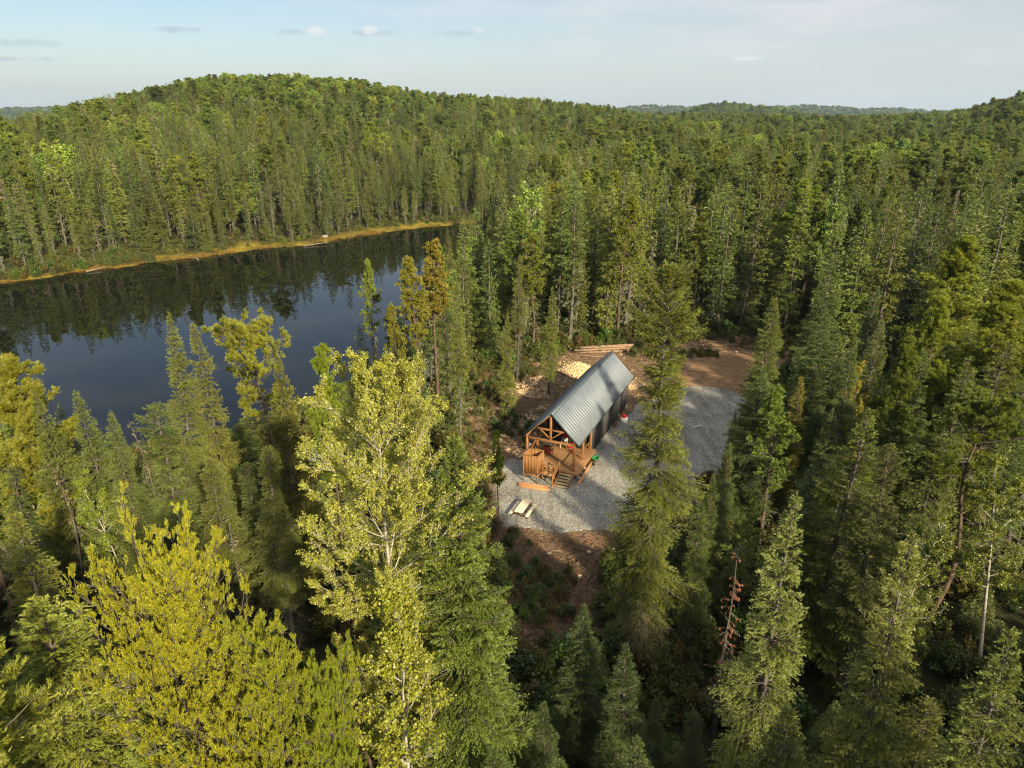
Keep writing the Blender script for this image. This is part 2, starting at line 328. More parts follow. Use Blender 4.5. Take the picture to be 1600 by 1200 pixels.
def make_pine(seed, h=19, Rr=2.4, cb=.45, s=.13, nb=60, bendy=1., tufts=1., flat=0, dead=1., leaf=M_pi, lean=(0, 0), droop=0., bias=0., dn=3):
    r = np.random.default_rng(seed); T = Tree(); T.h = h; bend = bender(r, bendy, lean); near = s < .15; T.tip = bend(h)
    T.trunk = [(*trunk_mesh(h*(.92 if flat else .97), .0105*h, bend, 9 if near else 5, 18 if near else 7), M_barkp, None)]
    z0 = cb*h; t = np.sort(r.uniform(0, 1, nb)); ht = h*(.90 if flat else .95); zz = np.minimum(z0+t*(ht-z0), ht); az = r.uniform(0, 2*PI, nb)
    g = sum(np.sin(az*k1+zz*k2+r.uniform(0, 6.3)) for k1, k2 in ((1, 1.3), (2, .9), (1, 2.0)))/3
    prof = (.50+.5*np.sin(PI*np.clip(t*.95, 0, 1))) if flat else (1-t)**.6*(.55+.45*np.clip(t/.25, 0, 1))
    L = Rr*prof*(1+.45*g)*r.uniform(.6, 1.15, nb)+.25
    el = np.interp(t, [0, .6, 1], [-.1, .30, .75 if flat else 1.0])+r.normal(0, .15, nb)-droop
    D = np.stack([np.cos(az)*np.cos(el), np.sin(az)*np.cos(el), np.sin(el)], -1)
    B = Seg(trunk_at(bend, zz), D, L, r.normal(0, .10, (nb, 3))*L[:, None]+np.array([0, 0, .2])*L[:, None], (.012+L*.011) if near else .018+L*.014)
    B2 = kids(r, B, 8 if s < .3 else 5, .15, 1., .75, .5, .25, .2, .1, .5)
    T.branches = [(*tubes(B, 6 if near else 3, 4 if near else 3), M_barkg, None)]
    if s < .3: T.branches.append((*tubes(B2, 4 if near else 2, 3), M_barkg, None))
    src = B2
    if near:
        B3 = kids(r, B2, 5, .2, 1., .7, .55, .35, .12, .1, .5); T.branches.append((*tubes(B3, 2, 3), M_barkg, None)); src = B3
    # tufts: bottle-brush shoots
    k = int((8 if near else (13 if s < .2 else 12 if s < .4 else 7))*tufts+.5); i = np.repeat(np.arange(len(src.L)), k); tt = 1-r.uniform(0, 1, len(i))**1.4*.75
    P = src.pos(i, tt); Dt = unit(src.dir(i, tt)+rsph(r, len(i))*.75+np.array([0, 0, .38])); sl_ = s*r.uniform(.8, 1.8, len(i))*(1.7 if near else 1)
    S3 = Seg(P, Dt, sl_, np.zeros((len(i), 3)), np.full(len(i), .004))
    q = 6 if near else 2; j = np.repeat(np.arange(len(i)), q); t3 = r.uniform(0, 1, len(j)); fb = r.uniform(.25, .8, len(i))
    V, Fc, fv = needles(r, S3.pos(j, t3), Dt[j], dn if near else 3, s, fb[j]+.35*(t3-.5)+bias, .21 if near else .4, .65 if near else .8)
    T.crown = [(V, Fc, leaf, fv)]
    T.dead = []
    nd = int(dead*(34 if s < .3 else 12))
    if nd:
        zd = r.uniform(.15*h, z0+.25*(h-z0), nd); ad = r.uniform(0, 2*PI, nd); Ld = r.uniform(.3, 1, nd)*Rr*.8; e = r.uniform(-.4, .4, nd)
        Dd = np.stack([np.cos(ad)*np.cos(e), np.sin(ad)*np.cos(e), np.sin(e)], -1)
        X = Seg(trunk_at(bend, zd), Dd, Ld, r.normal(0, .15, (nd, 3))*Ld[:, None]-np.array([0, 0, .15])*Ld[:, None], np.full(nd, .017 if near else .024))
        Y = kids(r, X, 5, .3, 1, .7, .4, -.1, .1, .15, .45)
        T.dead = [(*tubes(X, 5 if near else 3, 3), M_dwood, None), (*tubes(Y, 3 if near else 2, 3), M_dwood, None)]
        k = int(6*nd); i = r.integers(0, len(Y.L), k)
        V, Fc, fv = needles(r, Y.pos(i, r.uniform(0, 1, k)), np.tile([0, 0, -.9], (k, 1)), 2, s*.8, np.full(k, .5), .3, .6); T.dead.append((V, Fc, M_dead, fv))
    return T

def make_broad(seed, h=20, Rr=3, cb=.4, s=.09, n1=34, n2=7, n3=7, nl=12, leaf=M_bi, bark=M_barkb, up=.35, ang=.75, bendy=1., tr=.009, lean=(0, 0), prof_pow=.9, low=.5, bias=0., sparse=None, brr=1., topel=1.1):
    r = np.random.default_rng(seed); T = Tree(); T.h = h; bend = bender(r, bendy, lean); near = s < .16; T.tip = bend(h)
    T.trunk = [(*trunk_mesh(h*.93, tr*h, bend, 9 if near else 5, 18 if near else 7), bark, None)]
    t = np.sort(r.uniform(0, 1, n1)); zz = h*(cb+t*(.92-cb)); az = np.arange(n1)*2.4+r.uniform(-.5, .5, n1)
    prof = np.sin(PI*np.clip(low*.5+(1-low*.5)*t, 0, 1)**prof_pow)**.7
    L = Rr*(.35+.65*prof)*r.uniform(.75, 1.15, n1); el = np.interp(t, [0, 1], [up*.6, topel])+r.normal(0, .12, n1)
    D = np.stack([np.cos(az)*np.cos(el), np.sin(az)*np.cos(el), np.sin(el)], -1)
    B = Seg(trunk_at(bend, zz), D, L, r.normal(0, .08, (n1, 3))*L[:, None]+np.array([0, 0, .28])*L[:, None], brr*(.02+L*.014))
    B2 = kids(r, B, n2, .15, 1., ang*.8, .55, .15, .2, .12, .5); T.branches = [(*tubes(B, 7 if near else 3, 4 if near else 3), bark, None)]
    if s < .4: T.branches.append((*tubes(B2, 4 if near else 2, 3), bark, None))
    src = B2
    if n3:
        B3 = kids(r, B2, n3, .15, 1., ang, .5, .05, .15, .12, .5); src = B3
        if near: T.branches.append((*tubes(B3, 2, 3), bark, None))
    i = np.repeat(np.arange(len(src.L)), nl); tt = r.uniform(.1, 1.05, len(i))
    P = src.pos(i, tt)+r.normal(0, s*.7, (len(i), 3)); fb = r.uniform(.2, .8, len(src.L))
    if sparse is not None:
        keep = r.uniform(0, 1, len(P)) < np.clip(.55+sparse*(np.sin(P[:, 0]*1.7+1)+np.sin(P[:, 2]*1.3)+np.sin(P[:, 1]*1.5)), .08, 1); P = P[keep]; i = i[keep]
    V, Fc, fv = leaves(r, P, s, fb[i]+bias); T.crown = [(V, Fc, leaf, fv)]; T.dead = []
    return T
def make_snag(seed, h=15, s=.15, Rr=1.3, n=70, wisps=6, lean=(0, 0), down=.6):
    r = np.random.default_rng(seed); T = Tree(); T.h = h; bend = bender(r, 1, lean); near = s < .16; T.tip = bend(h)
    T.trunk = [(*trunk_mesh(h, .009*h, bend, 8, 14), M_barkg, None)]
    z = h*r.uniform(.15, .98, n); t = z/h; a = r.uniform(0, 2*PI, n); L = Rr*(1.1-t)*r.uniform(.4, 1.1, n)+.15; e = r.uniform(-.4, .3, n)
    D = np.stack([np.cos(a)*np.cos(e), np.sin(a)*np.cos(e), np.sin(e)], -1)
    X = Seg(trunk_at(bend, z), D, L, r.normal(0, .12, (n, 3))*L[:, None]-np.array([0, 0, down])*L[:, None]*.5, .01+L*.008)
    Y = kids(r, X, 5, .2, 1, .7, .45, -.15, .1, .12, .45)
    T.branches = [(*tubes(X, 5, 3), M_dwood, None), (*tubes(Y, 3, 3), M_dwood, None)]
    k = n*wisps; i = r.integers(0, len(Y.L), k); V, Fc, fv = needles(r, Y.pos(i, r.uniform(0, 1, k)), np.tile([0, 0, -.8], (k, 1)), 2, s, np.full(k, .5), .3, .7)
    T.crown = [(V, Fc, M_dead, fv)]; T.dead = []
    return T

# library: each kind at several levels of detail, each entry = dict(trunk mesh, crown mesh, dead mesh, whole mesh, h)
LIB = {}
def reg(key, T, split=True):
    e = {'h': T.h, 'tip': T.tip}
    if split:
        e['trunk'] = pmesh(key+'_trunk', T.trunk); e['crown'] = pmesh(key+'_crown', T.crown+T.branches) if T.crown else pmesh(key+'_branches', T.branches)
        if T.dead: e['dead'] = pmesh(key+'_dead', T.dead)
    else: e['all'] = pmesh(key, T.trunk+T.branches+T.crown+T.dead)
    LIB[key] = e; return e
import time; _t0 = time.time()
NEAR, MID, FAR, VF = .078, .115, .21, .42
for k, kw in enumerate([dict(h=19, Rr=1.75, cb=.18, power=.85), dict(h=18, Rr=1.45, cb=.12, power=.7, gap=.7, dead=1.5), dict(h=20, Rr=1.5, cb=.38, club=1, gap=.6, dead=2, lichen=1.6),
                        dict(h=16, Rr=2.3, cb=.05, power=.95, droop=.2, dead=.6), dict(h=17, Rr=1.25, cb=.3, club=1.3, gap=.8, dead=2)]):
    reg('spruce_n%d' % k, make_spruce(100+k, s=NEAR, **{**kw, 'Rr': kw['Rr']*1.2, 'dens': 1.15})); 
for k, kw in enumerate([dict(h=19, Rr=1.6, cb=.18), dict(h=19, Rr=1.25, cb=.2, gap=.75, dead=1.6), dict(h=20, Rr=1.4, cb=.38, club=.6, dead=2.2, lichen=2, gap=.7), dict(h=15, Rr=2.0, cb=.08, power=.95, droop=.2, dead=.5),
                        dict(h=18, Rr=1.15, cb=.10, gap=.8, dead=1.6), dict(h=21, Rr=1.4, cb=.42, club=.4, gap=.9, dead=2.6, lichen=2.)]):
    reg('spruce_m%d' % k, make_spruce(200+k, s=MID, **kw)); reg('spruce_f%d' % k, make_spruce(300+k, s=FAR, **kw), False)
    if k < 4: reg('spruce_v%d' % k, make_spruce(400+k, s=VF, **{**kw, 'dead': .3}), False)
for k, kw in enumerate([dict(h=19, Rr=2.5, cb=.4), dict(h=18, Rr=3.0, cb=.3, bendy=2), dict(h=20, Rr=2.2, cb=.55, flat=1, bendy=2, nb=42)]):
    reg('pine_n%d' % k, make_pine(500+k, s=.105, tufts=1.3, **{'nb': 85, **kw}))
for k, kw in enumerate([dict(h=20, Rr=2.0, cb=.5), dict(h=21, Rr=2.1, cb=.6, flat=1), dict(h=19, Rr=2.3, cb=.4), dict(h=20, Rr=1.7, cb=.55, dead=2)]):
    reg('pine_m%d' % k, make_pine(600+k, s=.17, nb=80, **{**kw, 'dead': 1.6})); reg('pine_f%d' % k, make_pine(700+k, s=.29, nb=60, **kw), False)
    if k < 3: reg('pine_v%d' % k, make_pine(750+k, s=.5, nb=44, **{**kw, 'dead': .2}), False)
for k in range(2): reg('birch_m%d' % k, make_broad(800+k, h=17, Rr=2.3, cb=.35, s=.2, n1=26, n2=6, n3=4, nl=7))
for k in range(3): reg('birch_f%d' % k, make_broad(830+k, h=16, Rr=2.9, cb=.32, s=.27, n1=26, n2=8, n3=0, nl=24, bark=M_barkb), False)
for k in range(2): reg('birch_v%d' % k, make_broad(860+k, h=16, Rr=3.1, cb=.3, s=.45, n1=20, n2=7, n3=0, nl=12), False)
reg('snag_n0', make_snag(900)); reg('snag_n1', make_snag(901, h=13, n=60)); reg('snag_m0', make_snag(902, h=18, s=.3, n=80)); reg('snag_f0', make_snag(903, h=18, s=.5, n=40, wisps=3), False)
LIBN = sum(len(m.polygons) for m in bpy.data.meshes)
# ------------------------------------------------------------------ ground, water, gravel
def ground():
    rad = np.concatenate([[0.5], np.geomspace(4, 6000, 330)]); az = np.linspace(-PI, PI, 900, endpoint=False)
    A, RR = np.meshgrid(az, rad); X = RR*np.sin(A); Y = RR*np.cos(A); Z = np.zeros_like(X)
    Z = terrain(X, Y)
    V = np.stack([X, Y, Z], -1).reshape(-1, 3); n, m = X.shape; idx = np.arange(n*m).reshape(n, m); nx = np.roll(idx, -1, 1)
    Fq = np.stack([idx[:-1], idx[1:], nx[1:], nx[:-1]], -1).reshape(-1, 4)
    sd = poly_sd(X.ravel(), Y.ravel(), lake); cs = poly_sd(X.ravel(), Y.ravel(), clearing)
    m_, t = mat('forest_floor'); L = t.links.new
    out = N(t, 'ShaderNodeOutputMaterial'); b = N(t, 'ShaderNodeBsdfPrincipled'); L(b.outputs[0], out.inputs[0]); b.inputs['Roughness'].default_value = .95; b.inputs['Specular IOR Level'].default_value = .1
    n1 = noise(t, .35, 6, .65); r1 = ramp(t, [(.3, (.022, .018, .010)), (.5, (.035, .036, .014)), (.7, (.055, .045, .022))]); L(n1.outputs[0], r1.inputs[0])
    n2 = noise(t, 2.6, 8, .8); r2 = ramp(t, [(.30, (.05, .032, .021)), (.46, (.15, .095, .056)), (.58, (.26, .18, .11)), (.70, (.44, .34, .23))]); L(n2.outputs[0], r2.inputs[0])
    n3 = noise(t, .5, 6, .7); r3 = ramp(t, [(.35, (.10, .12, .02)), (.5, (.22, .17, .025)), (.7, (.30, .19, .03))]); L(n3.outputs[0], r3.inputs[0])
    ac = N(t, 'ShaderNodeAttribute', attribute_name='clear'); ag = N(t, 'ShaderNodeAttribute', attribute_name='bank')
    def mixc(f, a, c):
        x = N(t, 'ShaderNodeMix', data_type='RGBA'); L(f, x.inputs[0]); L(a, x.inputs[6]); L(c, x.inputs[7]); return x.outputs[2]
    c = mixc(ac.outputs['Fac'], r1.outputs[0], r2.outputs[0]); c = mixc(ag.outputs['Fac'], c, r3.outputs[0]); L(c, b.inputs['Base Color'])
    bp = N(t, 'ShaderNodeBump'); bp.inputs['Strength'].default_value = .9; bp.inputs['Distance'].default_value = .25; L(n2.outputs[0], bp.inputs['Height']); L(bp.outputs[0], b.inputs['Normal'])
    me = mesh_from('ground', V, [Fq], [m_], True)
    for k, v in (('clear', 1-smooth((cs+1.5)/3)), ('bank', smooth((sd+.5)/1)*(1-smooth((sd-3-2.5*vnoise(X.ravel(), Y.ravel(), 6, 4))/3))*(Y.ravel() > 100))):
        a = me.attributes.new(k, 'FLOAT', 'POINT'); a.data.foreach_set('value', v.astype(np.float32))
    link('ground', me, kind='structure')
ground()
def water():
    m_, t = mat('dark_lake_water'); L = t.links.new
    out = N(t, 'ShaderNodeOutputMaterial'); b = N(t, 'ShaderNodeBsdfPrincipled'); L(b.outputs[0], out.inputs[0])
    b.inputs['Base Color'].default_value = (.004, .005, .004, 1); b.inputs['Roughness'].default_value = .0; b.inputs['IOR'].default_value = 1.27
    n = noise(t, .55, 3, .5); bp = N(t, 'ShaderNodeBump'); bp.inputs['Strength'].default_value = .012; bp.inputs['Distance'].default_value = .05
    L(n.outputs[0], bp.inputs['Height']); L(bp.outputs[0], b.inputs['Normal'])
    x0_, y0_ = lake.min(0)-15; x1, y1 = lake.max(0)+15
    g = 24; X, Y = np.meshgrid(np.linspace(x0_, x1, g), np.linspace(y0_, y1, g)); idx = np.arange(g*g).reshape(g, g)
    link('lake_water', mesh_from('lake_water', np.stack([X, Y, X*0+WZ], -1).reshape(-1, 3), [np.stack([idx[:-1, :-1], idx[:-1, 1:], idx[1:, 1:], idx[1:, :-1]], -1).reshape(-1, 4)], [m_]), kind='structure')
water()
def sheet(name, px, z, m, jag=.25, seed=0, step=.14):
    """irregular sheet: polygon outline resampled and roughened, filled by a grid clipped to it"""
    r = np.random.default_rng(seed); P = np.array([at(u, v, 0) for u, v in px])
    mn, mx_ = P.min(0)-1, P.max(0)+1; X, Y = np.meshgrid(np.arange(mn[0], mx_[0], step), np.arange(mn[1], mx_[1], step))
    sd = poly_sd(X, Y, P)+jag*vnoise(X, Y, .9, seed)+jag*1.3*vnoise(X, Y, 2.7, seed+3)
    idx = np.arange(X.size).reshape(X.shape); ok = sd < 0; q = ok[:-1, :-1] & ok[1:, :-1] & ok[:-1, 1:] & ok[1:, 1:]
    f = np.stack([idx[:-1, :-1][q], idx[:-1, 1:][q], idx[1:, 1:][q], idx[1:, :-1][q]], -1)
    Z = np.where(sd > -step*1.5, -.03, z+.015*vnoise(X, Y, 3.1))
    me = mesh_from(name, np.stack([X, Y, Z], -1).reshape(-1, 3), [f], [m], True); return link(name, me, kind='structure')
gravel_px = [(790, 712), (812, 715), (850, 700), (925, 690), (965, 650), (1000, 632), (1060, 606), (1090, 602), (1116, 608), (1160, 616), (1215, 640), (1190, 700), (1150, 760), (1050, 800), (985, 828), (940, 834), (880, 832), (825, 828), (793, 822), (785, 806), (778, 775), (782, 735)]
def gravel_mat():
    m, t = mat('crushed_gravel'); L = t.links.new
    out = N(t, 'ShaderNodeOutputMaterial'); b = N(t, 'ShaderNodeBsdfPrincipled'); L(b.outputs[0], out.inputs[0]); b.inputs['Roughness'].default_value = .9; b.inputs['Specular IOR Level'].default_value = .2
    tc = N(t, 'ShaderNodeTexCoord'); v = N(t, 'ShaderNodeTexVoronoi'); v.inputs['Scale'].default_value = 17; L(tc.outputs['Object'], v.inputs[0])
    r = ramp(t, [(.0, (.09, .09, .085)), (.45, (.235, .237, .223)), (.8, (.35, .348, .32)), (1, (.68, .66, .60))]); sp_ = N(t, 'ShaderNodeSeparateColor'); L(v.outputs['Color'], sp_.inputs[0]); L(sp_.outputs[0], r.inputs[0])
    n = noise(t, .35, 4); r2 = ramp(t, [(.30, (.62, .54, .44)), (.44, (.84, .82, .79)), (.65, (1.0, .99, .97))]); L(n.outputs[0], r2.inputs[0])
    mx = N(t, 'ShaderNodeMix', data_type='RGBA', blend_type='MULTIPLY'); mx.inputs[0].default_value = 1; L(r.outputs[0], mx.inputs[6]); L(r2.outputs[0], mx.inputs[7]); L(mx.outputs[2], b.inputs['Base Color'])
    tm = N(t, 'ShaderNodeMapping'); tm.inputs['Rotation'].default_value = (0, 0, R(24)); tm.inputs['Scale'].default_value = (1.1, .10, 1); L(tc.outputs['Object'], tm.inputs[0])
    n3 = noise(t, 1.0, 3, .5, tm.outputs[0]); r3 = ramp(t, [(.38, (.70, .67, .62)), (.5, (1, 1, 1)), (.62, (.86, .85, .82))]); L(n3.outputs[0], r3.inputs[0])
    m9 = N(t, 'ShaderNodeMix', data_type='RGBA', blend_type='MULTIPLY'); m9.inputs[0].default_value = .8; L(mx.outputs[2], m9.inputs[6]); L(r3.outputs[0], m9.inputs[7]); L(m9.outputs[2], b.inputs['Base Color'])
    bp = N(t, 'ShaderNodeBump'); bp.inputs['Strength'].default_value = .45; bp.inputs['Distance'].default_value = .025; L(v.outputs['Distance'], bp.inputs['Height']); L(bp.outputs[0], b.inputs['Normal'])
    return m
sheet('gravel_yard', gravel_px, .035, gravel_mat(), .5, 4)
sheet('dirt_track', [(1060, 600), (1085, 560), (1130, 548), (1200, 548), (1262, 545), (1255, 570), (1215, 600), (1190, 628), (1120, 612)], .02,
      simple('packed_brown_dirt', [(.3, (.13, .078, .042)), (.5, (.23, .142, .078)), (.72, (.33, .215, .12))], .9, .95, .5, (1, 2.2, 1), spec=.1), .35, 9)

# ------------------------------------------------------------------ planting
def place(kind, lib, x, y, h, rz=0., rs=1., tint=(1, 1, 1), label=None, group=None, tilt=(0, 0), cat=None, z=None):
    e = LIB[lib]; s = h/e['h']
    if z is None: z = float(terrain(x, y))
    tint = [float(c) for c in tint]
    if 'all' in e:
        root = bpy.data.objects.new(kind, e['all']); C.objects.link(root)
    else:
        root = bpy.data.objects.new(kind, None); C.objects.link(root); root.empty_display_size = .5
        for nm, k in (('trunk', 'trunk'), ('crown', 'crown'), ('dead_branches', 'dead')):
            if k in e:
                o = bpy.data.objects.new(nm, e[k]); C.objects.link(o); o.parent = root; o['tint'] = tint
    root['tint'] = tint
    root.location = (x, y, z); root.rotation_euler = (tilt[0], tilt[1], rz); root.scale = (s*rs, s*rs, s)
    root['label'] = label; root['category'] = cat or 'tree'
    if group: root['group'] = group
    return root
def place_top(kind, lib, u, v, h, **k):          # the tree whose tip shows at photograph pixel u, v
    z = 0.
    e = LIB[lib]; s = h/e['h']*k.get('rs', 1); c_, s_ = math.cos(k.get('rz', 0)), math.sin(k.get('rz', 0)); tx, ty = float(e['tip'][0]), float(e['tip'][1])
    for _ in range(6): x, y = at(u, v, z+h); x -= (tx*c_-ty*s_)*s; y -= (tx*s_+ty*c_)*s; z = float(terrain(x, y))
    return place(kind, lib, x, y, h, z=z, **k), (x, y)
BL, GR, YE, OL, BR, DK = (.80, 1.02, 1.35), (1, 1, 1), (1.5, 1.25, .8), (1.25, 1.08, .85), (1.5, 1.0, .7), (.72, .85, .9)
def T3(c, k): return tuple(a*k for a in c)
taken = []
# the big trees of the foreground: kind, library entry, tip (u, v), height, spin, width, tint, label
reg('shaggy_spruce', make_spruce(41, h=24, Rr=2.05, cb=.16, s=.075, power=.32, gap=.85, droop=.55, dens=1.1, club=1.2, dead=9, lichen=3, bias=.04))
reg('jack_a', make_pine(42, h=19, Rr=3.7, cb=.36, s=.085, nb=210, bendy=1.4, flat=1, tufts=1.2, dead=.6, dn=3, bias=.12))
reg('jack_b', make_pine(43, h=18, Rr=3.0, cb=.3, s=.085, nb=180, bendy=2.2, flat=1, tufts=1.2, dead=.8, dn=3, bias=.1))
reg('cone_spruce', make_spruce(44, h=18, Rr=3.0, cb=.2, s=.085, power=.55, gap=.35, droop=.1, dens=1.15, bias=.12))
reg('tip_spruce_a', make_spruce(45, h=19, Rr=2.1, cb=.06, s=.075, power=.85, gap=.55, droop=.25, dens=1.05, bias=.12, dead=1.8, lichen=2))
reg('tip_spruce_b', make_spruce(46, h=19, Rr=1.9, cb=.06, s=.075, power=.8, gap=.75, droop=.25, dens=1.05, bias=.1, dead=1.8, lichen=2))
reg('fir_full', make_spruce(47, h=19, Rr=3.4, cb=.05, s=.085, power=.8, gap=.45, droop=.15, dens=1.25, bias=.02, dead=.8))
reg('aspen_hero', make_broad(48, h=25, Rr=3.7, cb=.38, s=.068, n1=60, n2=12, n3=10, nl=42, brr=.5, prof_pow=1.6, topel=.95, up=.5, ang=.62, tr=.0065, low=.5, sparse=.1))
reg('birch_young', make_broad(49, h=15, Rr=2.7, cb=.1, s=.10, n1=42, n2=8, n3=6, nl=17, brr=.6, tr=.006, sparse=.22, bendy=2, low=.9))
reg('birch_slim', make_broad(50, h=14, Rr=1.9, cb=.35, s=.09, n1=32, n2=7, n3=6, nl=17, tr=.006, sparse=.25, bendy=3, brr=.6))
reg('white_pine', make_pine(51, h=22, Rr=3.5, cb=.22, s=.10, nb=230, bendy=1., tufts=1.1, dead=1., dn=3))
hr_ = np.random.default_rng(3)
